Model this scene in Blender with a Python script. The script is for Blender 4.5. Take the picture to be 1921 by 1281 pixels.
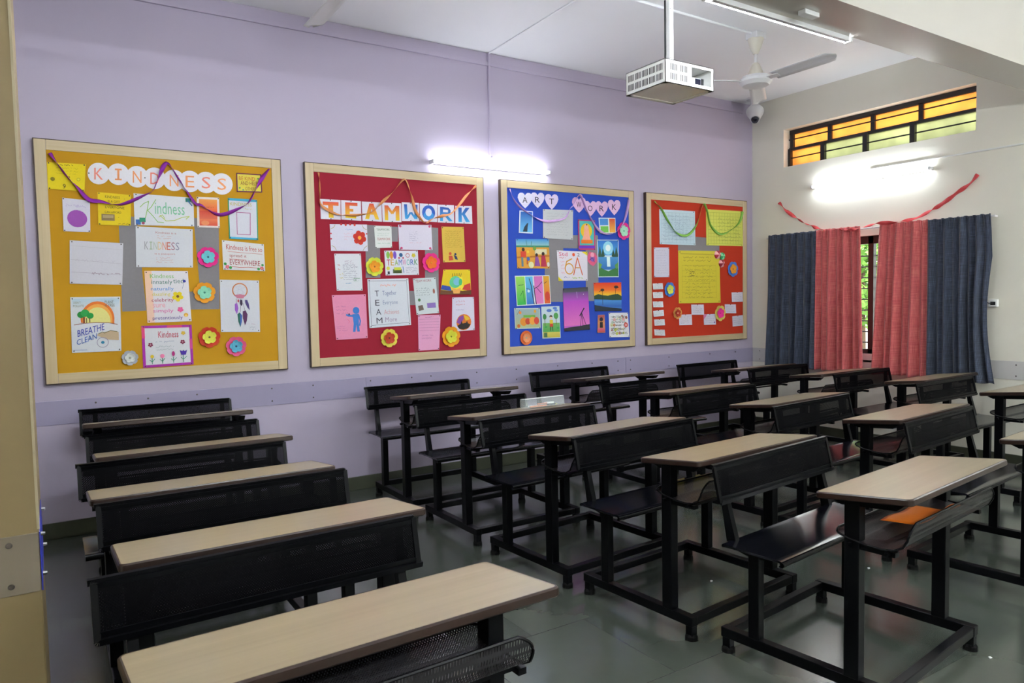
import bpy, bmesh, math, random
from mathutils import Vector, Matrix, Euler
from math import sin, cos, pi, radians, hypot, atan2

for o in list(bpy.data.objects): bpy.data.objects.remove(o)
scene = bpy.context.scene
COL = scene.collection

# ------------------------------------------------------------------ camera
CAM = Vector((0.0, -5.2966, 1.4203))
YAW, PITCH, ROLL, FPX = 0.57251, 0.05456, -0.01925, 1358.0
F_ = Vector((sin(YAW)*cos(PITCH), cos(YAW)*cos(PITCH), -sin(PITCH)))
R0 = Vector((cos(YAW), -sin(YAW), 0.0)); U0 = R0.cross(F_)
R_ = R0*cos(ROLL)+U0*sin(ROLL); U_ = R_.cross(F_)
cd = bpy.data.cameras.new('camera'); cam = bpy.data.objects.new('camera', cd); COL.objects.link(cam)
cd.sensor_width = 36.0; cd.lens = FPX/1921*36.0; cd.clip_start = 0.05; cd.clip_end = 100
M3 = Matrix((R_, U_, -F_)).transposed()
cam.matrix_world = Matrix.Translation(CAM) @ M3.to_4x4()
scene.camera = cam

# ------------------------------------------------------------------ sky, sun, exposure
world = bpy.data.worlds.new('sky'); scene.world = world; world.use_nodes = True
wn = world.node_tree.nodes; wl = world.node_tree.links; wn.clear()
wo = wn.new('ShaderNodeOutputWorld'); wb = wn.new('ShaderNodeBackground')
sky = wn.new('ShaderNodeTexSky'); sky.sky_type = 'NISHITA'; sky.sun_disc = False
sky.sun_elevation = radians(50); sky.sun_rotation = radians(-90)
wmx = wn.new('ShaderNodeMix'); wmx.data_type = 'RGBA'; wmx.inputs[0].default_value = .6; wmx.inputs[7].default_value = (3.0, 2.9, 2.6, 1)
wl.new(sky.outputs[0], wmx.inputs[6]); wl.new(wmx.outputs[2], wb.inputs[0]); wb.inputs[1].default_value = 0.30
wl.new(wb.outputs[0], wo.inputs[0])
sd = bpy.data.lights.new('sun', 'SUN'); so = bpy.data.objects.new('sun', sd); COL.objects.link(so)
sd.energy = 4.0; sd.angle = radians(2); sd.color = (1.0, .95, .86)
so.location = (6, -8, 9)
so.rotation_euler = Vector((0.35, 0.25, -0.9)).to_track_quat('-Z', 'Y').to_euler()
vs = scene.view_settings
vs.view_transform = 'Standard'; vs.look = 'None'; vs.gamma = 1.0; vs.use_curve_mapping = False
vs.exposure = 2.1
TUBE_E = 10.0
TUBE_COL = (0.86, 0.93, 1.0)

def at(u, v, Y):
    d = F_ + R_*((u-960.5)/FPX) - U_*((v-640.5)/FPX)
    return CAM + d*((Y-CAM.y)/d.y)
def atx(u, v, X):
    d = F_ + R_*((u-960.5)/FPX) - U_*((v-640.5)/FPX)
    return CAM + d*((X-CAM.x)/d.x)

# ------------------------------------------------------------------ materials
def lin(c):
    return tuple((x/12.92 if x <= .04045 else ((x+.055)/1.055)**2.4) for x in c)
def hx(h):
    return lin(tuple(int(h[i:i+2], 16)/255 for i in (0, 2, 4)))
def newmat(name):
    m = bpy.data.materials.new(name); m.use_nodes = True
    n = m.node_tree.nodes; b = n['Principled BSDF']
    return m, n, m.node_tree.links, b
def node(n, t, **k):
    x = n.new(t)
    for a, v in k.items(): setattr(x, a, v)
    return x
def simple(name, col, rough=.5, metal=0., spec=.5, var=.06, scale=6., bump=0., bscale=60., coat=0.):
    """paint/plastic/metal with gentle procedural mottling"""
    m, n, l, b = newmat(name)
    b.inputs['Roughness'].default_value = rough; b.inputs['Metallic'].default_value = metal
    b.inputs['Specular IOR Level'].default_value = spec
    if coat: b.inputs['Coat Weight'].default_value = coat; b.inputs['Coat Roughness'].default_value = .15
    tc = node(n, 'ShaderNodeTexCoord'); nz = node(n, 'ShaderNodeTexNoise')
    nz.inputs['Scale'].default_value = scale; nz.inputs['Detail'].default_value = 4
    l.new(tc.outputs['Object'], nz.inputs['Vector'])
    mx = node(n, 'ShaderNodeMix', data_type='RGBA')
    mx.inputs[6].default_value = tuple(c*(1-var) for c in col)+(1,)
    mx.inputs[7].default_value = tuple(min(1, c*(1+var)) for c in col)+(1,)
    l.new(nz.outputs[0], mx.inputs[0]); l.new(mx.outputs[2], b.inputs['Base Color'])
    if bump:
        n2 = node(n, 'ShaderNodeTexNoise'); n2.inputs['Scale'].default_value = bscale; n2.inputs['Detail'].default_value = 3
        l.new(tc.outputs['Object'], n2.inputs['Vector'])
        bp = node(n, 'ShaderNodeBump'); bp.inputs['Strength'].default_value = bump; bp.inputs['Distance'].default_value = .002
        l.new(n2.outputs[0], bp.inputs['Height']); l.new(bp.outputs[0], b.inputs['Normal'])
    return m
def perforated(name, col, plane, spacing=.0052, hole=.30, rough=.4):
    m, n, l, b = newmat(name)
    b.inputs['Base Color'].default_value = col+(1,); b.inputs['Roughness'].default_value = rough
    b.inputs['Specular IOR Level'].default_value = .03 if plane == 'xz' else .5
    tc = node(n, 'ShaderNodeTexCoord'); sp = node(n, 'ShaderNodeSeparateXYZ'); cb = node(n, 'ShaderNodeCombineXYZ')
    l.new(tc.outputs['Object'], sp.inputs[0])
    l.new(sp.outputs[0], cb.inputs[0]); l.new(sp.outputs[2 if plane == 'xz' else 1], cb.inputs[1])
    mp = node(n, 'ShaderNodeMapping'); mp.inputs['Rotation'].default_value = (0, 0, pi/4)
    l.new(cb.outputs[0], mp.inputs[0])
    vo = node(n, 'ShaderNodeTexVoronoi', voronoi_dimensions='2D'); vo.inputs['Scale'].default_value = 1/spacing
    vo.inputs['Randomness'].default_value = 0.0
    l.new(mp.outputs[0], vo.inputs['Vector'])
    lt = node(n, 'ShaderNodeMath', operation='GREATER_THAN'); lt.inputs[1].default_value = hole
    l.new(vo.outputs['Distance'], lt.inputs[0]); l.new(lt.outputs[0], b.inputs['Alpha'])
    return m
def wood(name, c1, c2, rough=.35, axis=0, coat=0.0):
    m, n, l, b = newmat(name)
    b.inputs['Roughness'].default_value = rough
    if coat: b.inputs['Coat Weight'].default_value = coat; b.inputs['Coat Roughness'].default_value = .34
    tc = node(n, 'ShaderNodeTexCoord'); mp = node(n, 'ShaderNodeMapping')
    sc = [60, 60, 60]; sc[axis] = 2.5; mp.inputs['Scale'].default_value = sc
    l.new(tc.outputs['Object'], mp.inputs[0])
    oi = node(n, 'ShaderNodeObjectInfo'); va = node(n, 'ShaderNodeVectorMath', operation='ADD')
    sc2 = node(n, 'ShaderNodeVectorMath', operation='SCALE'); sc2.inputs[3].default_value = 37.0
    cbv = node(n, 'ShaderNodeCombineXYZ'); l.new(oi.outputs['Random'], cbv.inputs[1]); l.new(cbv.outputs[0], sc2.inputs[0])
    l.new(mp.outputs[0], va.inputs[0]); l.new(sc2.outputs[0], va.inputs[1])
    n1 = node(n, 'ShaderNodeTexNoise'); n1.inputs['Scale'].default_value = .5; n1.inputs['Detail'].default_value = 6; n1.inputs['Distortion'].default_value = .6
    l.new(va.outputs[0], n1.inputs['Vector'])
    rp = node(n, 'ShaderNodeValToRGB'); rp.color_ramp.elements[0].position = .3; rp.color_ramp.elements[1].position = .7
    rp.color_ramp.elements[0].color = c1+(1,); rp.color_ramp.elements[1].color = c2+(1,)
    l.new(n1.outputs[0], rp.inputs[0]); l.new(rp.outputs[0], b.inputs['Base Color'])
    return m
def cloth(name, c1, c2, c3):
    m, n, l, b = newmat(name)
    b.inputs['Roughness'].default_value = .9; b.inputs['Sheen Weight'].default_value = .3
    tc = node(n, 'ShaderNodeTexCoord'); 
    outs = []
    for s in ((1, 700, 9), (1, 12, 620)):
        mp = node(n, 'ShaderNodeMapping'); mp.inputs['Scale'].default_value = s
        l.new(tc.outputs['Object'], mp.inputs[0]); nz = node(n, 'ShaderNodeTexNoise'); nz.inputs['Scale'].default_value = 1; nz.inputs['Detail'].default_value = 2
        l.new(mp.outputs[0], nz.inputs['Vector']); outs.append(nz.outputs[0])
    ad = node(n, 'ShaderNodeMath', operation='ADD'); l.new(outs[0], ad.inputs[0]); l.new(outs[1], ad.inputs[1])
    ml = node(n, 'ShaderNodeMath', operation='MULTIPLY'); ml.inputs[1].default_value = .5; l.new(ad.outputs[0], ml.inputs[0])
    rp = node(n, 'ShaderNodeValToRGB'); e = rp.color_ramp.elements
    e[0].position = .34; e[1].position = .68; e[0].color = c1+(1,); e[1].color = c3+(1,)
    mid = e.new(.5); mid.color = c2+(1,)
    l.new(ml.outputs[0], rp.inputs[0]); l.new(rp.outputs[0], b.inputs['Base Color'])
    bp = node(n, 'ShaderNodeBump'); bp.inputs['Strength'].default_value = .3; bp.inputs['Distance'].default_value = .001
    l.new(ml.outputs[0], bp.inputs['Height']); l.new(bp.outputs[0], b.inputs['Normal'])
    return m

def floor_mat():
    m, n, l, b = newmat('polished_stone_floor')
    tc = node(n, 'ShaderNodeTexCoord')
    br = node(n, 'ShaderNodeTexBrick'); br.offset = .5; br.offset_frequency = 2; br.squash = 1
    br.inputs['Scale'].default_value = 1.0; br.inputs['Mortar Size'].default_value = .0016; br.inputs['Mortar Smooth'].default_value = .3
    br.inputs['Brick Width'].default_value = .56; br.inputs['Row Height'].default_value = .56; br.inputs['Bias'].default_value = 0
    br.inputs['Color1'].default_value = (.056, .067, .057, 1); br.inputs['Color2'].default_value = (.078, .089, .074, 1)
    br.inputs['Mortar'].default_value = (.04, .045, .038, 1)
    l.new(tc.outputs['Object'], br.inputs['Vector'])
    nz = node(n, 'ShaderNodeTexNoise'); nz.inputs['Scale'].default_value = 2.2; nz.inputs['Detail'].default_value = 8; nz.inputs['Roughness'].default_value = .6
    l.new(tc.outputs['Object'], nz.inputs['Vector'])
    rp = node(n, 'ShaderNodeValToRGB'); rp.color_ramp.elements[0].position = .3; rp.color_ramp.elements[1].position = .72
    rp.color_ramp.elements[0].color = (.90, .9, .88, 1); rp.color_ramp.elements[1].color = (1.06, 1.04, 1.0, 1)
    l.new(nz.outputs[0], rp.inputs[0])
    mx = node(n, 'ShaderNodeMix', data_type='RGBA', blend_type='MULTIPLY'); mx.inputs[0].default_value = 1
    l.new(br.outputs[0], mx.inputs[6]); l.new(rp.outputs[0], mx.inputs[7]); l.new(mx.outputs[2], b.inputs['Base Color'])
    mr = node(n, 'ShaderNodeMapRange'); mr.inputs[3].default_value = .18; mr.inputs[4].default_value = .26
    l.new(nz.outputs[0], mr.inputs[0]); l.new(mr.outputs[0], b.inputs['Roughness'])
    b.inputs['Specular IOR Level'].default_value = .8; b.inputs['Coat Weight'].default_value = .25; b.inputs['Coat Roughness'].default_value = .18
    return m

def attr_mat(name, rough=.75):
    m, n, l, b = newmat(name)
    a = node(n, 'ShaderNodeAttribute', attribute_name='ink'); b.inputs['Roughness'].default_value = rough
    tc = node(n, 'ShaderNodeTexCoord'); nz = node(n, 'ShaderNodeTexNoise'); nz.inputs['Scale'].default_value = 90
    l.new(tc.outputs['Object'], nz.inputs['Vector'])
    mr = node(n, 'ShaderNodeMapRange'); mr.inputs[3].default_value = .93; mr.inputs[4].default_value = 1.04; l.new(nz.outputs[0], mr.inputs[0])
    mx = node(n, 'ShaderNodeVectorMath', operation='SCALE'); l.new(a.outputs['Color'], mx.inputs[0]); l.new(mr.outputs[0], mx.inputs[3])
    l.new(mx.outputs[0], b.inputs['Base Color'])
    return m

def glass_pane(name, col, dirt=.25):
    m, n, l, b = newmat(name)
    n.remove(b); out = n['Material Output']
    tr = node(n, 'ShaderNodeBsdfTranslucent'); gl = node(n, 'ShaderNodeBsdfGlossy'); gl.inputs['Roughness'].default_value = .2
    tc = node(n, 'ShaderNodeTexCoord'); nz = node(n, 'ShaderNodeTexNoise'); nz.inputs['Scale'].default_value = 3.5; nz.inputs['Detail'].default_value = 6
    l.new(tc.outputs['Object'], nz.inputs['Vector'])
    rp = node(n, 'ShaderNodeValToRGB'); rp.color_ramp.elements[0].position = .35; rp.color_ramp.elements[1].position = .6
    rp.color_ramp.elements[0].color = tuple(c*(1-dirt) for c in col)+(1,); rp.color_ramp.elements[1].color = col+(1,)
    l.new(nz.outputs[0], rp.inputs[0]); l.new(rp.outputs[0], tr.inputs[0])
    ms = node(n, 'ShaderNodeMixShader'); ms.inputs[0].default_value = .06
    l.new(tr.outputs[0], ms.inputs[1]); l.new(gl.outputs[0], ms.inputs[2]); l.new(ms.outputs[0], out.inputs[0])
    return m
def emit(name, col, e):
    m, n, l, b = newmat(name)
    b.inputs['Base Color'].default_value = (.9, .9, .9, 1)
    b.inputs['Emission Color'].default_value = col+(1,); b.inputs['Emission Strength'].default_value = e
    return m

MT = dict(
 purple=simple('lilac_wall_paint', (.455, .400, .515), .42, var=.03, scale=1.5, bump=.15, bscale=35, spec=.35),
 cream=simple('cream_wall_paint', (.85, .82, .71), .55, var=.03, scale=1.5, bump=.15, bscale=35),
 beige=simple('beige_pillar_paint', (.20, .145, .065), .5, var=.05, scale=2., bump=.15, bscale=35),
 white=simple('white_ceiling_paint', (.92, .92, .94), .6, var=.02, scale=1.2, bump=.1, bscale=30),
 beam=simple('off_white_beam_paint', (.54, .51, .46), .18, var=.03, scale=1.5),
 floor=floor_mat(),
 skirt=simple('dark_green_stone_skirting', (.060, .065, .042), .3, var=.25, scale=8),
 acryl=simple('lilac_tinted_rail_sheet', (.35, .315, .45), .22, var=.05, scale=3, coat=.3),
 acryl2=simple('grey_tinted_rail_sheet', (.64, .62, .60), .22, var=.04, scale=3, coat=.3),
 acryl3=simple('brown_grey_rail_sheet', (.19, .155, .115), .22, var=.06, scale=3, coat=.3),
 screw=simple('dull_screw_steel', (.12, .10, .09), .4, metal=.8),
 steel=simple('bright_screw_steel', (.6, .6, .6), .25, metal=1.),
 blue=simple('blue_masking_film', (.02, .03, .30), .4),
 black=simple('black_powder_coated_steel', (.0016, .0017, .0024), .32, spec=.14, var=.15, scale=12),
 seat=simple('black_coated_seat_steel', (.003, .0033, .006), .16, spec=.75, var=.1, scale=10),
 rubber=simple('black_rubber_foot', (.006, .006, .006), .7, spec=.08),
 perf_v=perforated('perforated_backrest_steel', (.0012, .0012, .0018), 'xz', hole=.17, rough=.5),
 perf_h=perforated('perforated_tray_steel', (.010, .008, .009), 'xy', hole=.24, rough=.34),
 lam=wood('light_oak_laminate', (.250, .198, .112), (.305, .248, .148), rough=.32, coat=.5),
 edge=wood('reddish_brown_edge_moulding', (.016, .0065, .004), (.027, .0115, .007), rough=.35),
 frame=wood('pale_maple_frame', (.50, .385, .22), (.60, .48, .30), rough=.45, axis=2),
 frameh=wood('pale_maple_frame_rail', (.50, .385, .22), (.60, .48, .30), rough=.45, axis=0),
 fside=simple('dark_brown_frame_edge', (.06, .035, .02), .5),
 plastic=simple('white_plastic', (.75, .75, .76), .35, var=.02),
 offwhite=simple('ivory_plastic', (.70, .66, .56), .35, var=.02),
 enamel=simple('white_enamel_steel', (.90, .90, .87), .4, var=.02),
 dark=simple('matt_black', (.01, .01, .012), .5),
 lens=simple('dark_lens_glass', (.01, .012, .03), .06, spec=.8),
 felt=simple('grey_felt', (.235, .220, .235), .95, var=.06, scale=60, bump=.3, bscale=300),
 ink=attr_mat('coloured_paper'),
 tube=emit('glowing_tube', TUBE_COL, TUBE_E),
 fill_tube=emit('added_fill_tube', TUBE_COL, TUBE_E*6.6),  # stronger glow for the added fill lamps out of view
 tube3=emit('beam_and_fill_tube', TUBE_COL, TUBE_E*3.4),
 wframe=simple('black_window_frame_paint', (.018, .016, .018), .4),
 brownframe=simple('dark_brown_window_frame', (.020, .014, .012), .4),
 pane_o=glass_pane('orange_frosted_pane', (.98, .55, .22)),
 pane_g=glass_pane('pale_green_frosted_pane', (.62, .63, .42), .25),
 navy=cloth('navy_slub_linen', hx('161b27'), hx('2c3446'), hx('626b82')),
 red=cloth('brick_red_slub_linen', hx('93323c'), hx('c45658'), hx('e09486')),
 leaf=simple('sunlit_leaves', (.13, .30, .045), .5, var=.5, scale=9),
 bark=simple('bark', (.12, .08, .05), .9),
 soil=simple('pale_courtyard_paving', (.55, .52, .45), .9),
 clearp=None,
)
def clear_mat():
    m, n, l, b = newmat('clear_plastic')
    b.inputs['Base Color'].default_value = (.82, .9, .92, 1); b.inputs['Roughness'].default_value = .12
    b.inputs['Alpha'].default_value = .25
    return m
MT['clearp'] = clear_mat()

# ------------------------------------------------------------------ mesh helpers
class MB:
    def __init__(s): s.b = bmesh.new()
    def _x(s, vs, M):
        if M is not None:
            for v in vs: v.co = M @ v.co
    def box(s, x0, x1, y0, y1, z0, z1, M=None, bev=0.):
        r = bmesh.ops.create_cube(s.b, size=1.0); vs = r['verts']
        for v in vs:
            v.co = Vector(((x0+x1)/2+v.co.x*(x1-x0), (y0+y1)/2+v.co.y*(y1-y0), (z0+z1)/2+v.co.z*(z1-z0)))
        if bev:
            es = list({e for v in vs for e in v.link_edges})
            rr = bmesh.ops.bevel(s.b, geom=es, offset=bev, segments=2, profile=.5, affect='EDGES')
            vs = list({v for f in rr['faces'] for v in f.verts} | {v for v in vs if v.is_valid})
        s._x(vs, M); return s
    def cyl(s, p, q, r, r2=None, n=16, cap=True):
        p = Vector(p); q = Vector(q); d = q-p; L = d.length
        rr = bmesh.ops.create_cone(s.b, cap_ends=cap, segments=n, radius1=r, radius2=r if r2 is None else r2, depth=L)
        M = Matrix.Translation((p+q)/2) @ d.to_track_quat('Z', 'Y').to_matrix().to_4x4()
        s._x(rr['verts'], M); return s
    def bar(s, p, q, w, h, up=(0, 0, 1)):
        p = Vector(p); q = Vector(q); d = (q-p); L = d.length; d.normalize(); up = Vector(up)
        sx = d.cross(up); sx.normalize(); uz = sx.cross(d)
        M = Matrix((d, sx, uz)).transposed().to_4x4(); M.translation = (p+q)/2
        return s.box(-L/2, L/2, -w/2, w/2, -h/2, h/2, M)
    def prism(s, pts, a0, a1, axis='y'):
        """outline pts (2D) extruded along axis"""
        def P(u, v, a):
            return {'y': (u, a, v), 'x': (a, u, v), 'z': (u, v, a)}[axis]
        A = [s.b.verts.new(P(u, v, a0)) for u, v in pts]; B = [s.b.verts.new(P(u, v, a1)) for u, v in pts]
        n = len(pts)
        fs = [s.b.faces.new(A[::-1]), s.b.faces.new(B)]
        for i in range(n): fs.append(s.b.faces.new((A[i], A[(i+1) % n], B[(i+1) % n], B[i])))
        bmesh.ops.recalc_face_normals(s.b, faces=fs); return s
    def lathe(s, prof, c=(0, 0, 0), n=24, M=None):
        rings = []; vs = []
        for r, z in prof:
            ring = [s.b.verts.new((c[0]+r*cos(2*pi*i/n), c[1]+r*sin(2*pi*i/n), c[2]+z)) for i in range(n)]
            rings.append(ring); vs += ring
        fs = []
        for a, b_ in zip(rings, rings[1:]):
            for i in range(n): fs.append(s.b.faces.new((a[i], a[(i+1) % n], b_[(i+1) % n], b_[i])))
        if prof[0][0] > 1e-4: fs.append(s.b.faces.new(rings[0][::-1]))
        if prof[-1][0] > 1e-4: fs.append(s.b.faces.new(rings[-1]))
        s._x(vs, M); bmesh.ops.recalc_face_normals(s.b, faces=fs); return s
    def tube(s, pts, r, n=8):
        pts = [Vector(p) for p in pts]; rings = []
        up = Vector((0, 0, 1))
        for i, p in enumerate(pts):
            d = (pts[min(i+1, len(pts)-1)]-pts[max(i-1, 0)]).normalized()
            if abs(d.z) > .95: up = Vector((0, 1, 0))
            else: up = Vector((0, 0, 1))
            a = d.cross(up).normalized(); b_ = a.cross(d)
            rings.append([s.b.verts.new(p+a*(r*cos(2*pi*k/n))+b_*(r*sin(2*pi*k/n))) for k in range(n)])
        for A, B in zip(rings, rings[1:]):
            for i in range(n): s.b.faces.new((A[i], A[(i+1) % n], B[(i+1) % n], B[i]))
        s.b.faces.new(rings[0][::-1]); s.b.faces.new(rings[-1])
        bmesh.ops.recalc_face_normals(s.b, faces=s.b.faces[:]); return s
    def grid(s, f, nu, nv, th=0.):
        g = [[s.b.verts.new(f(i/nu, j/nv)) for j in range(nv+1)] for i in range(nu+1)]
        for i in range(nu):
            for j in range(nv): s.b.faces.new((g[i][j], g[i+1][j], g[i+1][j+1], g[i][j+1]))
        return s
    def obj(s, name, m, parent=None, smooth=False, loc=None, solid=0.):
        me = bpy.data.meshes.new(name); s.b.to_mesh(me); s.b.free()
        for mm in (m if isinstance(m, (list, tuple)) else [m]): me.materials.append(mm)
        o = bpy.data.objects.new(name, me); COL.objects.link(o)
        if parent: o.parent = parent
        if loc: o.location = loc
        if smooth:
            for p in me.polygons: p.use_smooth = True
            try: me.set_sharp_from_angle(angle=radians(35))
            except Exception: pass
        if solid:
            md = o.modifiers.new('thickness', 'SOLIDIFY'); md.thickness = solid; md.offset = 0
        return o
def tag(o, label, cat, group=None, kind=None):
    if label: o['label'] = label
    if cat: o['category'] = cat
    if group: o['group'] = group
    if kind: o['kind'] = kind
    return o
def thing(name, label, cat, loc=(0, 0, 0), rz=0., group=None):
    o = bpy.data.objects.new(name, None); COL.objects.link(o); o.location = loc; o.rotation_euler = (0, 0, rz)
    o.empty_display_size = .1
    return tag(o, label, cat, group)
def struct(o, label=None):
    o['kind'] = 'structure'
    if label: o['label'] = label
    return o
def copy_tree(o, parent=None):
    c = o.copy(); COL.objects.link(c); c.parent = parent
    for ch in list(o.children): copy_tree(ch, c)
    return c

# ------------------------------------------------------------------ room shell
XR, ZC = 6.59, 3.51
XL, YF = -1.0, -7.0
CY0, CY1, CZ0, CZ1 = -2.268, -.40, 2.775, 3.165       # clerestory opening
WY0, WY1, WZ0, WZ1 = -2.30, -.45, .80, 1.985          # window opening
struct(MB().box(XL-.2, XR+.2, YF-.2, .2, -.12, 0).obj('floor', MT['floor']), 'dark green-grey polished stone floor in square slabs')
struct(MB().box(XL-.2, XR+.25, YF-.2, .2, ZC, ZC+.15).obj('ceiling', MT['white']), 'flat white painted ceiling')
struct(MB().box(XL-.2, XR+.25, 0, .2, 0, ZC).obj('wall_back', MT['purple']), 'long lilac wall carrying the four pin boards')
struct(MB().box(XL-.2, XL, YF, 0, 0, ZC).obj('wall_left', MT['cream']))
struct(MB().box(XL-.2, XR+.25, YF-.2, YF, 0, ZC).obj('wall_front', MT['cream']))
w = MB()
T = .23
def wallblk(y0, y1, z0, z1): w.box(XR, XR+T, y0, y1, z0, z1)
wallblk(YF, WY0, 0, CZ0); wallblk(WY1, 0, 0, CZ0); wallblk(WY0, WY1, 0, WZ0); wallblk(WY0, WY1, WZ1, CZ0)
wallblk(YF, CY0, CZ0, CZ1); wallblk(CY1, 0, CZ0, CZ1); wallblk(YF, 0, CZ1, ZC)
struct(w.obj('wall_right', MT['cream']), 'cream wall with the curtained window')
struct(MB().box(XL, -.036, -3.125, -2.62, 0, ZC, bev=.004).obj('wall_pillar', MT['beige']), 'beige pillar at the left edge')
struct(MB().box(-.0405, -.0345, -3.1268, -3.10, .87, ZC).obj('trim_7', simple('lit_side_beige', (.34, .29, .19), .5)), 'pale strip on the pillar edge painted as its lit side face')  # lighter strip paints in the lit side face of the pillar
struct(MB().box(XL, XR, -3.075, -2.805, 2.90, ZC).obj('trim_beam', MT['beam']), 'off-white ceiling beam')
struct(MB().box(XL, XR, -.016, 0, 0, .10, bev=.002).obj('baseboard_back', MT['skirt']))
struct(MB().box(XR-.016, XR, YF, -.016, 0, .10, bev=.002).obj('baseboard_right', MT['skirt']))
# chair-rail sheets screwed to the walls
Z0, Z1 = .712, .862
def rail(name, boxes, m, screws, nrm):
    g = MB()
    for b in boxes: g.box(*b, bev=.001)
    o = struct(g.obj(name, m))
    s = MB()
    for (x, y, z) in screws:
        p = Vector((x, y, z)); s.cyl(p, p+Vector(nrm)*.004, .006, .004, n=10)
    s.obj('screw', MT['screw'], o)
sx = [ (.25, .55, .85), (.25+1.1, 1.65), (2.1, 2.45), (2.62, 3.05, 3.45), (3.9, 4.3), (4.62, 4.78, 5.3, 5.9, 6.3)]
xs = [XL, 2.06, 4.72, XR]
rail('trim_1', [(xs[i]+.001, xs[i+1]-.001, -.005, 0, Z0, Z1) for i in range(3)], MT['acryl'],
     [(x, -.005, z) for g in sx for x in g for z in (Z0+.03, Z1-.03)], (0, -1, 0))
rail('trim_2', [(XR-.005, XR, -2.0, -.01, Z0, Z1), (XR-.005, XR, -6.95, -2.002, Z0, Z1)], MT['acryl2'],
     [(XR-.005, y, z) for y in (-.1, -2.6, -3.2) for z in (Z0+.03, Z1-.03)], (-1, 0, 0))
g = MB(); g.box(XL, -.038, -3.130, -3.125, Z0, Z1, bev=.001)
o = struct(g.obj('trim_3', MT['acryl3']))
s = MB()
for z in (.84, .735):
    s.cyl((-.10, -3.130, z), (-.10, -3.1345, z), .0075, .006, n=12)
s.obj('screw', MT['screw'], o)
g = MB(); g.box(-.036, -.0335, -3.127, -2.75, Z0, Z1)
o2 = struct(g.obj('trim_4', MT['blue']))
s = MB()
for y in (-3.06, -2.78):
    for z in (.84, .735): s.cyl((-.0335, y, z), (-.024, y, z), .0055, .004, n=10)
s.obj('screw', MT['steel'], o2)
# cable trunking under the ceiling on the lilac wall
g = MB(); g.box(XL, 6.42, -.018, 0, 3.400, 3.432, bev=.002)
tk = struct(g.obj('trim_5', MT['purple']), 'lilac painted cable trunking below the ceiling')
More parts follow.
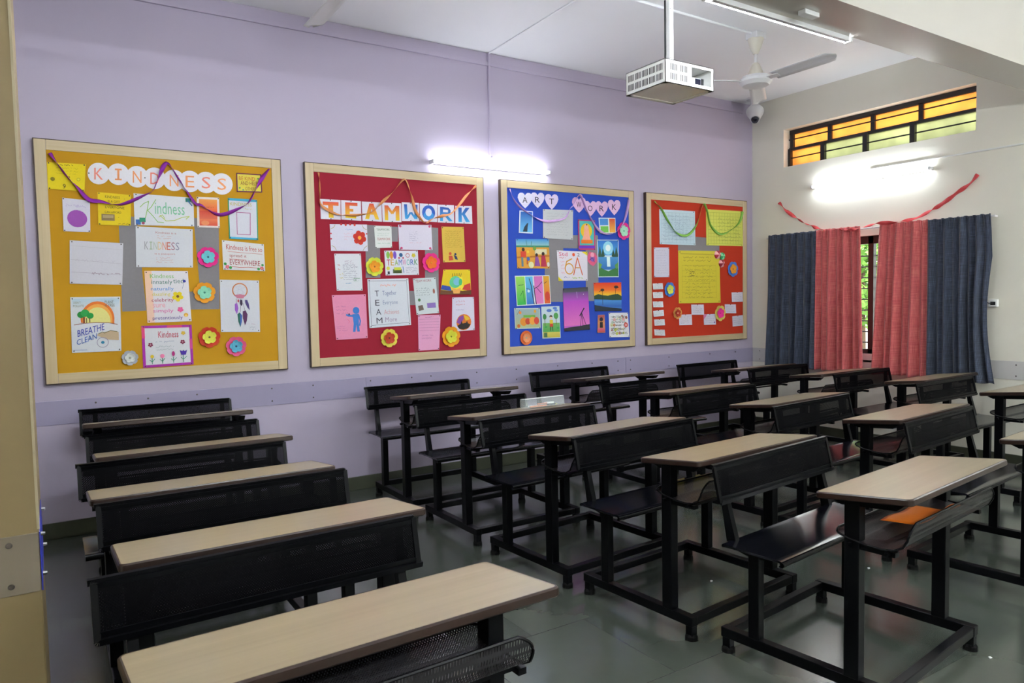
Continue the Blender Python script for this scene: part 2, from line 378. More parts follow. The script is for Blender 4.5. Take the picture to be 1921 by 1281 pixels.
# ------------------------------------------------------------------ school desks with attached bench
L = .862
TILT = math.atan2(.035, .323)
def make_unit():
    root = thing('school_desk', 'x', 'school desk')
    # floor frame: two side rails and two cross rails
    g = MB()
    g.box(.05, .09, -.242, .42, .06, .10, bev=.003); g.box(.783, .823, -.242, .42, .06, .10, bev=.003)
    g.box(.09, .783, -.240, -.205, .062, .098, bev=.003); g.box(.09, .783, .383, .418, .062, .098, bev=.003)
    g.obj('base_frame', MT['black'], root)
    for x in (.07, .803):
        for y in (-.222, .398):
            f = MB().box(x-.017, x+.017, y-.017, y+.017, .018, .062, bev=.002).obj('foot', MT['black'], root)
            MB().lathe([(.027, 0), (.026, .016), (.020, .024)], (x, y, 0), n=14).obj('rubber_foot', MT['rubber'], f)
    for x in (.07, .803):
        MB().box(x-.023, x+.023, -.135, -.083, .098, .722, bev=.003).obj('desk_post', MT['black'], root)
        MB().box(x-.020, x+.020, .250, .295, .098, .428, bev=.003).obj('seat_post', MT['black'], root)
        g = MB()   # tapered cradle under the desk top
        g.prism([(-.285, .7415), (-.035, .7145), (-.07, .700), (-.255, .715)], x-.018, x+.018, 'x')
        g.obj('desk_bracket', MT['black'], root)
        g = MB(); g.prism([(.125, .450), (.365, .450), (.345, .428), (.30, .418), (.24, .418), (.155, .436)], x-.016, x+.016, 'x')
        g.obj('seat_bracket', MT['black'], root)
        g = MB(); g.prism([(.352, .452), (.395, .452), (.420, .60), (.420, .752), (.408, .752), (.392, .60)], x-.013, x+.013, 'x')
        g.obj('backrest_support', MT['black'], root)
    # seat: pressed sheet with rolled front edge
    g = MB()
    prof = [(.372, .452), (.372, .462), (.366, .4655), (.345, .462), (.15, .460), (.130, .461), (.118, .4585), (.111, .450), (.114, .438), (.124, .434), (.130, .441), (.122, .445), (.126, .452), (.34, .453), (.36, .452)]
    g.prism(prof, -.008, .858, 'x'); st = g.obj('seat', MT['seat'], root, smooth=True)
    g = MB(); g.tube([(-.008, .117, .446), (.858, .117, .446)], .0095, 10); g.tube([(-.008, .368, .456), (.858, .368, .456)], .007, 8)
    g.obj('seat_rim', MT['black'], st, smooth=True)
    # backrest: perforated sheet in a folded rim
    def bk(x, t): return Vector((x, .379+.031*t-.003*sin(pi*t), .621+.140*t))
    g = MB().grid(lambda u, v: bk(-.002+.850*u, .05+.90*v), 2, 8)
    br = g.obj('backrest', MT['perf_v'], root, smooth=True)
    g = MB()
    def rnd(x0, x1, r=.004):
        pts = []
        for (cx, ct, a0) in ((x1-r, 1, 0), (x0+r, 1, 90), (x0+r, 0, 180), (x1-r, 0, 270)):
            for k in range(4):
                a = radians(a0+30*k); tt = ct+(r*sin(a)-(r if ct else -r))/.14
                pts.append(bk(cx+r*cos(a), tt))
        pts.append(pts[0]); return pts
    pr = rnd(-.007, .853)
    for a, b_ in zip(pr, pr[1:]): g.bar(a, b_+(b_-a)*.02, .016, .011, up=(0, 1, .2)) if (b_-a).length > .001 else None
    g.bar(bk(-.002, .90), bk(.848, .90), .004, .020, up=(0, -.2, 1)); g.bar(bk(-.002, .10), bk(.848, .10), .004, .020, up=(0, -.2, 1))
    g.obj('backrest_rim', MT['black'], br)
    # book tray: perforated trough with raised front lip
    def tr(s):
        P = [(-.050, .612), (-.062, .600), (-.10, .588), (-.16, .580), (-.21, .578), (-.25, .584), (-.278, .600), (-.291, .625), (-.296, .650), (-.298, .675)]
        k = s*(len(P)-1); i = min(int(k), len(P)-2); f = k-i
        return (P[i][0]*(1-f)+P[i+1][0]*f, P[i][1]*(1-f)+P[i+1][1]*f)
    def tray(u, v):
        y, z = tr(v); x0, x1 = .048, .802
        lift = max(0, v-.72)/.28; ins = .045*lift**3; b0 = max(0, .12-v)/.12; ins += .03*b0**3
        return Vector((x0+ins+(x1-x0-2*ins)*u, y, z))
    tb = MB().grid(tray, 6, 27).obj('book_tray', MT['perf_h'], root, smooth=True)
    g = MB(); N = 27
    loop = [tray(0, j/N) for j in range(N+1)] + [tray(1, 1-j/N) for j in range(N+1)] + [tray(0, 0)]
    g.tube(loop, .0042, 6); g.obj('tray_rim', MT['black'], tb, smooth=True)
    g = MB()
    g.box(.03, .79, -.112, -.103, .566, .578); g.box(.03, .79, -.235, -.226, .564, .574)
    for x in (.07, .803): g.box(x-.014, x+.008 if x > .5 else x+.014, -.25, -.08, .556, .572)
    g.obj('tray_bearer', MT['black'], tb)
    # desk top
    Mt = Matrix.Translation((0, 0, .74)) @ Matrix.Rotation(-TILT, 4, 'X')
    W = .325
    def rr(x0, x1, y0, y1, r, n=5):
        o = []
        for cx, cy, a0 in ((x1-r, y1-r, 0), (x0+r, y1-r, 90), (x0+r, y0+r, 180), (x1-r, y0+r, 270)):
            for k in range(n+1):
                a = radians(a0+90*k/n); o.append((cx+r*cos(a), cy+r*sin(a)))
        return o
    g = MB(); g.prism(rr(.005, L-.005, -W+.005, -.005, .016), -.019, 0, 'z'); g._x(g.b.verts[:], Mt)
    top = g.obj('desktop', MT['lam'], root)
    g = MB()
    oA = rr(.0035, L-.0035, -W+.0035, -.0035, .017); oB = rr(0, L, -W, 0, .019)
    lv = [(oA, .0004), (oB, -.0035), (oB, -.019), (oA, -.0225)]
    rings = [[g.b.verts.new((x, y, z)) for x, y in o] for o, z in lv]; n = len(oA)
    inner = rr(.007, L-.007, -W+.007, -.007, .014)
    rings.insert(0, [g.b.verts.new((x, y, .0004)) for x, y in inner])
    for A, B in zip(rings, rings[1:]):
        for i in range(n): g.b.faces.new((A[i], A[(i+1) % n], B[(i+1) % n], B[i]))
    g.b.faces.new(rings[-1]); bmesh.ops.recalc_face_normals(g.b, faces=g.b.faces[:])
    g._x(g.b.verts[:], Mt); g.obj('edge_moulding', MT['edge'], top, smooth=True)
    # bag hook
    g = MB(); g.tube([(.838+.011*cos(a), -.06, .690+.014*sin(a)) for a in [radians(q) for q in range(100, -181, -20)]], .0025, 6)
    g.box(.826, .838, -.066, -.054, .700, .712)
    g.obj('bag_hook', MT['steel'], root, smooth=True)
    return root
UN = [
 (.150, -.598, -.035, 1.061, 'school desk at the far end of the left column, close to the lilac wall'),
 (.160, -1.356, -.010, 1, 'school desk in the left column, second from the lilac wall'),
 (.100, -2.155, -.001, 1, 'middle school desk of the left column, its perforated black backrest sticking out beyond the left'),
 (.129, -2.922, -.003, 1, 'school desk in the left column just behind the nearest one, its perforated backrest in shade'),
 (.088, -3.698, .026, 1, 'nearest school desk at the bottom left, wide wooden top with open mesh book tray'),
 (1.965, -.670, -.005, 1.061, 'school desk by the lilac wall below the red pin board'),
 (2.004, -1.440, .008, 1, 'school desk with a clear pencil case lying on its wooden top'),
 (2.039, -2.252, .070, 1, 'middle school desk of the second column, black bench facing its slanted wooden top'),
 (2.123, -2.993, .070, 1, 'school desk in the second column directly behind the nearest right one'),
 (2.226, -3.768, .104, 1, 'nearest school desk on the right, bright wooden top with orange paper in its mesh tray'),
 (3.474, -.610, .010, 1.061, 'school desk by the lilac wall below the blue pin board'),
 (3.605, -1.375, .007, 1, 'school desk of the third column, second from the lilac wall'),
 (3.630, -2.187, .055, 1, 'middle school desk of the third column from the left'),
 (3.650, -2.953, .076, 1, 'school desk of the third column with pinkish lit top in front of the curtained window'),
 (3.690, -3.716, .090, 1, 'school desk cut off by the right edge of the photo, nearer of two'),
 (5.24, -.600, .005, 1, 'school desk in the far corner below the orange pin board'),
 (5.357, -1.362, .008, 1, 'school desk with its top below the gap between the red curtains'),
 (5.505, -2.120, .030, 1, 'school desk with its top below the right-hand navy curtain'),
 (5.335, -2.885, .02, 1, 'school desk by the cream wall cut off by the right edge, farther of two'),
]
proto = make_unit()
units = []
for i, (x, y, t, zs, lab) in enumerate(UN):
    o = proto if i == 0 else copy_tree(proto)
    o.location = (x, y, 0); o.rotation_euler = (0, 0, t); o.scale = (1, 1, zs)
    tag(o, lab, 'school desk', 'black steel school desks with attached benches'); units.append(o)

# pencil case on the second desk of the second column
pc = thing('pencil_case', 'clear plastic pencil case with coloured pencils standing on a wooden desk top', 'pencil case', (2.575, -1.640, .766), .01)
pc.rotation_euler = (TILT*-1.0, 0, .01)
g = MB(); g.box(-.15, .15, -.032, .032, .0005, .056, bev=.008)
g.obj('case_body', MT['clearp'], pc)
g = MB(); g.box(-.146, .146, -.030, .030, .056, .060, bev=.002); g.obj('zip', MT['plastic'], pc)
for k, (x0, x1, y, z, h) in enumerate(((-.11, .02, -.02, .010, 'e08a60'), (-.04, .10, -.008, .011, '2f3a48'), (.00, .12, .008, .010, 'd9d24a'), (-.10, .06, .018, .012, 'f2f2f0'), (-.05, .05, -.016, .022, 'd88a70'))):
    g = MB(); g.cyl((x0, y, z), (x1-.012, y, z), .0045, n=6); g.cyl((x1-.012, y, z), (x1, y, z), .0045, .0008, n=6)
    g.obj('pencil', simple('pencil_'+h, hx(h), .4), pc)
g = MB(); g.box(.02, .075, -.02, .014, .016, .028, bev=.003); g.obj('eraser', MT['plastic'], pc)
# orange paper in the nearest right tray
def orange():
    M = Matrix.Translation((2.226, -3.758, 0)) @ Matrix.Rotation(.113, 4, 'Z')
    g = MB()
    def f(u, v):
        x = .285+.27*u+.02*v; y = -.11-.165*v
        z = .602+.018*sin(pi*u)*v + max(0, v-.55)**2*.17 + .004*sin(7*u+3*v)
        return M @ Vector((x, y, z))
    g.grid(f, 12, 10)
    o = g.obj('orange_paper', simple('bright_orange_paper', (.95, .22, .01), .5, var=.08), smooth=True, solid=.0012)
    tag(o, 'folded sheet of bright orange paper lying in the mesh tray of the nearest right desk', 'paper')
orange()
g = MB(); g.box(5.62, 5.72, -1.16, -1.10, .4665, .50, bev=.008)
tag(g.obj('yellow_toy', simple('yellow_plastic', (.75, .6, .04), .5)), 'small yellow thing lying on a bench below the red curtain', 'toy')
for (u, v, lab) in ((1857, 1234, 'tiny white paper scrap on the floor at the lower right'), (1334, 1090, 'tiny white paper scrap on the floor under the second column of desks'), (1629, 1066, 'tiny pale speck of paper on the floor under the nearest right desk')):
    d = F_ + R_*((u-960.5)/FPX) - U_*((v-640.5)/FPX); P = CAM + d*(-CAM.z/d.z)
    g = MB(); g.prism([(P.x-.008, P.y-.004), (P.x+.006, P.y-.006), (P.x+.009, P.y+.003), (P.x, P.y+.006)], .0005, .003, 'z')
    tag(g.obj('paper_scrap', MT['plastic']), lab, 'paper scrap', 'paper scraps on the floor')

# ------------------------------------------------------------------ tube lights
def tube_light(name, p, q, nrm, lab, stand=.055, mt='tube'):
    """batten along p-q on a surface, tube held off by nrm*stand"""
    p = Vector(p); q = Vector(q); nrm = Vector(nrm); d = (q-p).normalized()
    r = thing(name, lab, 'tube light', (p+q)/2, group='ceiling and wall tube lights')
    a = p-(p+q)/2; b_ = q-(p+q)/2
    up = nrm
    g = MB(); g.bar(a*.94+nrm*.012, b_*.94+nrm*.012, .030, .024, up=up); g.obj('batten', MT['plastic'], r)
    for e, s in ((a, 1), (b_, -1)):
        g = MB(); g.bar(e*.985+nrm*.003, e*.985+nrm*(stand+.012), .026, .016, up=d); g.obj('lamp_holder', MT['plastic'], r)
    g = MB(); g.cyl(a*.97+nrm*stand, b_*.97+nrm*stand, .0135, n=16); g.obj('tube', MT[mt], r, smooth=True)
    return r
tube_light('tube_light', (2.655, 0, 2.555), (3.815, 0, 2.555), (0, -1, 0), 'glowing tube light on the lilac wall above the red and blue pin boards')
tube_light('tube_light', (XR, -.765, 2.515), (XR, -1.93, 2.515), (-1, 0, 0), 'glowing tube light on the cream wall above the curtains')
tube_light('tube_light', (3.98, -2.805, 2.890), (2.78, -2.805, 2.890), (0, 1, 0), 'glowing tube light along the lower edge of the ceiling beam', .034, mt='tube3')
tube_light('tube_light', (XR, -4.3, 2.515), (XR, -5.5, 2.515), (-1, 0, 0), 'added unseen tube light on the cream wall nearer the camera', mt='tube3')  # added lamp out of view, brightens the right side and beam face
tube_light('tube_light', (.35, -2.965, 2.90), (1.55, -2.965, 2.90), (0, 0, -1), 'added unseen tube light under the left end of the ceiling beam', .085, mt='fill_tube')  # added lamp out of view, lifts the left part of the lilac wall
for i_, (x_, w_) in enumerate(((.6, 'leftmost'), (2.6, 'middle'), (4.6, 'rightmost'))):  # added unseen fill lamps, light the lilac wall from the front
    tube_light('tube_light', (x_, YF, 2.60), (x_+1.2, YF, 2.60), (0, 1, 0), 'added unseen tube light on the wall behind the camera, ' + w_, mt='fill_tube')
# ballast box beside the beam light
for i, (x0, x1) in enumerate(((3.36, 3.48),)):
    g = MB(); g.box(x0, x1, -2.93, -2.885, 2.876, 2.90, bev=.003)
    tag(g.obj('ballast_box', MT['plastic']), 'small white ballast box under the ceiling beam beside its tube light', 'electrical box')
# ------------------------------------------------------------------ conduits
g = MB(); g.box(3.218, 3.240, -.024, 0, 2.66, 3.40, bev=.003); g.tube([(3.229, -.014, 2.665), (3.231, -.016, 2.64), (3.25, -.018, 2.615), (3.262, -.018, 2.585)], .011, 8)
g.box(3.216, 3.244, -.026, 0, 3.40, 3.508, bev=.003)
tag(g.obj('wall_conduit', MT['purple']), 'lilac painted conduit running down the wall to the tube light', 'conduit')
g = MB(); g.cyl((3.23, -.02, ZC-.007), (3.19, -1.45, ZC-.007), .007, n=8); g.cyl((3.19, -1.45, ZC-.007), (4.80, -1.44, ZC-.010), .010, n=8)
tag(g.obj('ceiling_conduit', MT['white']), 'thin white conduit on the ceiling leading to the right-hand fan', 'conduit')
g = MB(); g.cyl((XR-.008, -1.35, 2.60), (XR-.008, -6.9, 2.578), .008, n=8)
tag(g.obj('wall_conduit', MT['enamel']), 'thin cream conduit on the right wall above the curtains', 'conduit')
# ------------------------------------------------------------------ ceiling fans
def fan(loc, angs, lab, zb):
    r = thing('ceiling_fan', lab, 'ceiling fan', loc, group='white ceiling fans')
    dz = zb-loc[2]
    MB().box(-.055, .055, -.055, .055, -.05, 0, bev=.006).obj('junction_box', MT['plastic'], r)
    MB().lathe([(.062, -.045), (.060, -.06), (.045, -.11), (.022, -.16), (.014, -.165)], n=24).obj('canopy', MT['offwhite'], r, smooth=True)
    MB().cyl((0, 0, -.16), (0, 0, dz+.12), .011).obj('down_rod', MT['plastic'], r, smooth=True)
    MB().lathe([(.014, dz+.145), (.030, dz+.13), (.055, dz+.07), (.060, dz+.045)], n=24).obj('lower_canopy', MT['offwhite'], r, smooth=True)
    MB().lathe([(.04, dz+.045), (.105, dz+.035), (.125, dz+.012), (.125, dz-.008), (.10, dz-.035), (.05, dz-.045), (.0, dz-.047)], n=32).obj('motor', MT['plastic'], r, smooth=True)
    for a in angs:
        M = Matrix.Rotation(radians(a), 4, 'Z') @ Matrix.Translation((0, 0, dz)) @ Matrix.Rotation(radians(-14), 4, 'X')
        b_ = MB(); N = 14
        def f(u, v):
            x = .17+.53*u; wd = .060+.006*u
            if u > .9: wd *= math.sqrt(max(0.05, 1-((u-.9)/.1)**2))
            return M @ Vector((x, (v-.5)*2*wd, .010*(1-(2*v-1)**2)))
        b_.grid(f, N, 4); bl = b_.obj('blade', MT['plastic'], r, smooth=True, solid=.0025)
        k = MB(); k.bar((.10, 0, 0), (.22, 0, -.004), .045, .005); k._x(k.b.verts[:], M); k.obj('blade_arm', MT['plastic'], bl)
    return r
fan((4.84, -1.44, ZC), (-91, 152, 36), 'white ceiling fan beside the projector cage near the corner', 3.135)
fan((1.46, -1.52, ZC), (90, 205, 330), 'white ceiling fan cut off by the top edge of the photo, only blades showing', 3.13)
# ------------------------------------------------------------------ projector cage
pj = thing('projector_cage', 'white slotted steel projector cage hanging from the ceiling on a pole', 'projector cage', (3.24, -2.05, 2.74))
A_, B_, H_ = .425, .355, .143
g = MB(); t_ = .004
g.box(0, t_, 0, B_, 0, H_); g.box(A_-t_, A_, 0, B_, 0, H_); g.box(0, A_, B_-t_, B_, 0, H_); g.box(0, A_, 0, B_, H_-t_, H_)
g.box(0, A_*.53, 0, t_, 0, H_); g.box(A_*.95, A_, 0, t_, 0, H_); g.box(A_*.53, A_*.95, 0, t_, 0, H_*.16); g.box(A_*.53, A_*.95, 0, t_, H_*.86, H_)
nf_ = len(g.b.faces)
for row in (.16, .56):
    for k in range(5):
        for j in range(5):
            y = .026+k*.064+j*.0112; g.box(-.0008, .0006, y, y+.0055, H_*row, H_*(row+.28))
    for k in range(2):
        for j in range(5):
            x = .042+k*.088+j*.0125; g.box(x, x+.0065, -.0008, .0006, H_*row, H_*(row+.28))
g.b.faces.ensure_lookup_table()
for f_ in g.b.faces[nf_:]: f_.material_index = 1
g.obj('cage_shell', [MT['enamel'], MT['dark']], pj)
g = MB(); g.box(.004, A_-.004, .004, B_-.004, .004, .008); g.box(.0, A_, .0, .03, .0, .004); g.box(.0, A_, B_-.03, B_, .0, .004); g.box(.0, .03, .0, B_, .0, .004); g.box(A_-.03, A_, .0, B_, .0, .004)
g.obj('cage_floor', MT['offwhite'], pj)
g = MB(); g.box(.035, A_-.02, .06, B_-.03, .010, .085, bev=.006); pb = g.obj('projector', MT['plastic'], pj)
g = MB(); g.box(.245, .35, .035, .062, .018, .078, bev=.005); g.obj('lens_housing', MT['plastic'], pb)
g = MB(); g.box(.292, .342, .030, .036, .024, .072, bev=.004); g.obj('lens', MT['lens'], pb)
g = MB(); g.box(.358, .378, .04, .06, .012, .08); g.obj('side_panel', MT['dark'], pb)
pole = MB(); cx, cy = .205, .165
pole.box(cx-.017, cx+.017, cy-.017, cy+.017, H_+.005, ZC-2.74, bev=.002)
po = pole.obj('pole', MT['enamel'], pj)
g = MB(); g.box(cx-.03, cx+.03, cy-.03, cy+.03, H_-.001, H_+.008); g.box(cx+.017, cx+.021, cy-.03, cy+.03, H_, H_+.06); g.box(cx-.021, cx-.017, cy-.03, cy+.03, H_, H_+.06)
for z in (.02, .045, .075, .38, .60): g.cyl((cx-.012, cy-.0205, H_+z), (cx-.012, cy-.0165, H_+z), .004, n=8)
g.obj('pole_bracket', MT['steel'], po)
g = MB(); g.tube([(cx-.035, cy+.01, H_), (cx-.040, cy, H_+.10), (cx-.036, cy+.004, H_+.30), (cx-.030, cy+.01, .58)], .006, 6); g.obj('cable', MT['dark'], pj)
# ------------------------------------------------------------------ security camera in the corner
r = thing('security_camera', 'white security camera with black lens high in the room corner', 'security camera', (6.385, -.20, 3.355))
aim = (CAM-Vector((6.385, -.20, 3.355))).normalized(); ax = (aim+Vector((0, 0, -1.1))).normalized()
Mq = ax.to_track_quat('Z', 'Y').to_matrix().to_4x4()
g = MB(); g.cyl((0, 0, .05), (0, 0, ZC-3.355), .045, n=16); g.lathe([(.085, ZC-3.355-.014), (.085, ZC-3.355)], n=24); g.obj('mount', MT['plastic'], r, smooth=True)
g = MB(); g.lathe([(.0, -.075), (.070, -.065), (.090, -.03), (.084, .0), (.062, .05), (.052, .085), (.050, .095)], n=28, M=Mq); g.obj('housing', MT['plastic'], r, smooth=True)
g = MB(); g.lathe([(.040, .085), (.041, .10), (.030, .122), (.0, .130)], n=24, M=Mq); g.obj('lens', MT['lens'], r, smooth=True)

# ------------------------------------------------------------------ window wall
def bars(name, lst, m, parent=None):
    g = MB()
    for b in lst: g.box(*b, bev=.002)
    return g.obj(name, m, parent)
xf = XR+.12
# high strip window: orange upper panes, paler lower panes, black frame
zm = (CZ0+CZ1)/2
yU = [CY1-.10-k*.445 for k in range(5)]
wf = bars('window_1', [(xf-.02, xf+.02, CY0, CY1, CZ1-.045, CZ1), (xf-.02, xf+.02, CY0, CY1, CZ0, CZ0+.018), (xf-.03, xf+.02, CY0, CY1, zm-.018, zm+.012)], MT['wframe'])
struct(wf, 'high strip window with black frame and orange and pale green panes')
tops = [CY1-.035, -.86, -1.31, -1.76, CY0]; lows = [CY1+.0, -.80, -1.25, -1.70, CY0]
g = MB()
for y in tops[1:-1]: g.box(xf-.02, xf+.02, y-.020, y+.020, zm, CZ1-.03)
g.box(xf-.02, xf+.02, tops[0]-.012, tops[0]+.03, zm, CZ1-.03)
for y in lows[1:-1]: g.box(xf-.05, xf-.01, y-.022, y+.022, CZ0+.01, zm)
g.box(xf-.05, xf-.01, CY1-.03, CY1, CZ0, zm)
g.obj('mullion', MT['wframe'], wf)
g = MB()
for z in (zm+.095, zm-.098): g.box(xf-.035, xf-.027, CY0, CY1, z-.006, z+.006)
g.obj('glazing_bar', MT['wframe'], wf)
def pane(y0, y1, z0, z1, m):
    MB().box(xf+.002, xf+.006, y1, y0, z0, z1).obj('pane', m, wf)
for a, b_ in zip(tops, tops[1:]): pane(a-.012, b_+.012, zm, CZ1-.04, MT['pane_o'])
for k, (a, b_) in enumerate(zip(lows, lows[1:])): pane(a-.012, b_+.012, CZ0+.01, zm-.01, MT['pane_o'] if k == 0 else MT['pane_g'])
# main window behind the curtains
xw = XR+.10
yc = -1.318
wm = bars('window_2', [(xw-.025, xw+.025, WY0, WY1, WZ1-.075, WZ1), (xw-.025, xw+.025, WY0, WY1, WZ0, WZ0+.10), (xw-.025, xw+.025, WY0, WY0+.06, WZ0, WZ1), (xw-.025, xw+.025, WY1-.06, WY1, WZ0, WZ1),
  (xw-.025, xw+.025, yc-.027, yc+.027, WZ0, WZ1)], MT['brownframe'])
struct(wm, 'dark framed window with security bars seen between the red curtains')
g = MB()
k = 0
z = WZ0+.16
while z < WZ1-.09:
    g.cyl((xw+.055, WY0, z), (xw+.055, WY1, z), .006, n=8); z += .105
g.obj('security_bar', MT['wframe'], wm)
g = MB(); g.box(XR-.005, XR+.10, WY0, WY1, WZ0-.02, WZ0); struct(g.obj('trim_6', MT['cream'], None))
# outside: courtyard, shrub
g = MB(); g.box(XR+.3, 16, -9, 6, -.14, -.02); tag(g.obj('courtyard_ground', MT['soil']), None, None, kind='structure')
random.seed(4)
def shrub(nm, c, rx, rz, n, lab):
    r = thing(nm, lab, 'tree', (c[0], c[1], -.02))
    g = MB(); g.cyl((0, 0, 0), (0, 0, c[2]+.1), .06, .03, n=8); g.obj('trunk', MT['bark'], r)
    b_ = bmesh.new()
    for i in range(n):
        d = Vector((random.gauss(0, 1), random.gauss(0, 1), random.gauss(0, 1))).normalized()*random.uniform(.45, 1)
        p = Vector((d.x*rx, d.y*rx, c[2]+d.z*rz)); s_ = random.uniform(.05, .10)
        M = Matrix.Translation(p) @ Euler((random.uniform(0, 6), random.uniform(0, 6), random.uniform(0, 6))).to_matrix().to_4x4()
        vs_ = [b_.verts.new(M @ Vector(q)) for q in ((-s_*.4, 0, 0), (0, -s_, 0), (s_*.4, 0, 0), (0, s_, .02))]
        b_.faces.new(vs_)
    m_ = MB(); m_.b.free(); m_.b = b_; m_.obj('foliage', MT['leaf'], r)
shrub('tree', (9.6, .55, 1.7), .95, .75, 2600, 'green leafy tree outside seen through the gap between the curtains')

# ------------------------------------------------------------------ curtains
def curtain(y0t, y1t, y0b, y1b, zt, zb, m, lab, folds, seed, bulge=0.):
    """hanging cloth between y0 and y1 (top and bottom edges differ), pinch pleats at the heading"""
    rnd_ = random.Random(seed); ph = rnd_.uniform(0, 6)
    r = thing('curtain', lab, 'curtain', (6.49, (y0t+y1t)/2, 0), group='four curtains across the window')
    oy = (y0t+y1t)/2
    amp = [rnd_.uniform(.6, 1.2) for _ in range(40)]
    def f(u, v):
        s = v**.8
        y = (y0t*(1-u)+y1t*u)*(1-s)+(y0b*(1-u)+y1b*u)*s
        y += bulge*sin(pi*min(1, max(0, (v-.25)/.75)))*u**3
        k = u*folds; a = amp[int(k) % 40]*(1-k%1)+amp[int(k+1) % 40]*(k % 1)
        head = 1 if v < .075 else 0
        w1 = sin(2*pi*k+ph); w2 = sin(2*pi*(k*.5+.15*v)+ph*2)
        x = -.020 + (.030*a*w1+.022*w2)*(.35+.8*v) - .015*v
        if v < .10: x += .008*sin(2*pi*k*3)*(1-v/.10)
        z = zt+(zb-zt)*v + .006*sin(5*k+ph)*(v > .5) + .004*w1*(v == 0)
        return Vector((x, y-oy, z))
    MB().grid(f, 110, 60).obj('cloth', m, r, smooth=True, solid=.003)
    return r
curtain(-.29, -.874, -.265, -.874, 2.068, .690, MT['navy'], 'navy blue slub curtain at the left end of the window', 7, 1)
curtain(-.877, -1.333, -.877, -1.385, 2.070, .690, MT['red'], 'brick red curtain left of the gap in the window', 6, 2)
curtain(-1.512, -1.940, -1.448, -1.950, 2.064, .690, MT['red'], 'brick red curtain right of the gap in the window', 6, 3)
curtain(-1.943, -2.440, -1.953, -2.495, 2.060, .680, MT['navy'], 'navy blue slub curtain at the right end of the window', 8, 4, .05)
g = MB(); g.cyl((6.515, -.25, 2.045), (6.515, -2.46, 2.045), .008, n=10)
for y in (-.27, -1.43, -2.44): g.box(6.507, XR, y-.006, y+.006, 2.038, 2.052)
tag(g.obj('curtain_rod', MT['plastic']), 'thin white curtain rod hidden behind the curtain headings', 'curtain rod')
sw = thing('wall_hook', 'small grey hook box on the cream wall holding back the right navy curtain', 'hook', (XR, -2.43, 1.335))
g = MB(); g.box(-.035, 0, -.035, .03, -.03, .03, bev=.004); g.obj('box', MT['enamel'], sw)
g = MB(); g.tube([(-.03, -.01, .0), (-.06, -.005, .0), (-.075, .01, .0), (-.07, .03, .01)], .004, 6); g.box(-.037, -.033, -.024, .014, -.016, .012); g.obj('hook', MT['dark'], sw)
# ------------------------------------------------------------------ pin boards
BT, BB = 2.459, .971
YB = -.030                                   # face of the soft panel
def homog(src, dst):
    import numpy as np
    A = []; b = []
    for (u, v), (x, y) in zip(src, dst):
        A += [[u, v, 1, 0, 0, 0, -u*x, -v*x], [0, 0, 0, u, v, 1, -u*y, -v*y]]; b += [x, y]
    h = np.linalg.solve(np.array(A, float), np.array(b, float))
    def f(u, v):
        d = h[6]*u+h[7]*v+1
        return ((h[0]*u+h[1]*v+h[2])/d, (h[3]*u+h[4]*v+h[5])/d)
    return f
FW = .062
def board(x0, x1, inner, col, lab, patches):
    r = thing('pin_board', lab, 'pin board', ((x0+x1)/2, 0, BB), group='four pin boards on the lilac wall')
    ox = (x0+x1)/2
    for nm, b in (('frame_stile', (x0, x0+FW, BB, BT)), ('frame_stile', (x1-FW, x1, BB, BT)), ('frame_rail', (x0+FW, x1-FW, BB, BB+FW)), ('frame_rail', (x0+FW, x1-FW, BT-FW, BT))):
        g = MB(); g.box(b[0]-ox+.0006, b[1]-ox-.0006, -.036, -.008, b[2]-BB+.0006, b[3]-BB-.0006, bev=.0012)
        g.obj(nm, MT['frame'] if nm == 'frame_stile' else MT['frameh'], r)
    g = MB(); h = BT-BB; w = x1-x0; a = x0-ox; c = x1-ox
    g.box(a-.005, a, -.0345, 0, -.005, h+.005); g.box(c, c+.005, -.0345, 0, -.005, h+.005); g.box(a, c, -.0345, 0, -.005, 0); g.box(a, c, -.0345, 0, h, h+.005)
    g.obj('outer_edging', MT['fside'], r)
    MB().box(a+FW-.003, c-FW+.003, YB, -.006, FW-.003, h-FW+.003).obj('panel', simple('board_paper_'+col, hx(col), .85, var=.05, scale=5, bump=.2, bscale=200), r)
    H = homog(inner, [(x0+FW, BT-FW), (x1-FW, BT-FW), (x1-FW, BB+FW), (x0+FW, BB+FW)])
    if patches:
        g = MB()
        for i, q in enumerate(patches):
            vs_ = [H(*p) for p in q]
            g.prism([(x-ox, z-BB) for x, z in vs_], YB-.0008-.0002*i, YB+.001, 'y')
        g.obj('grey_felt', MT['felt'], r)
    return H
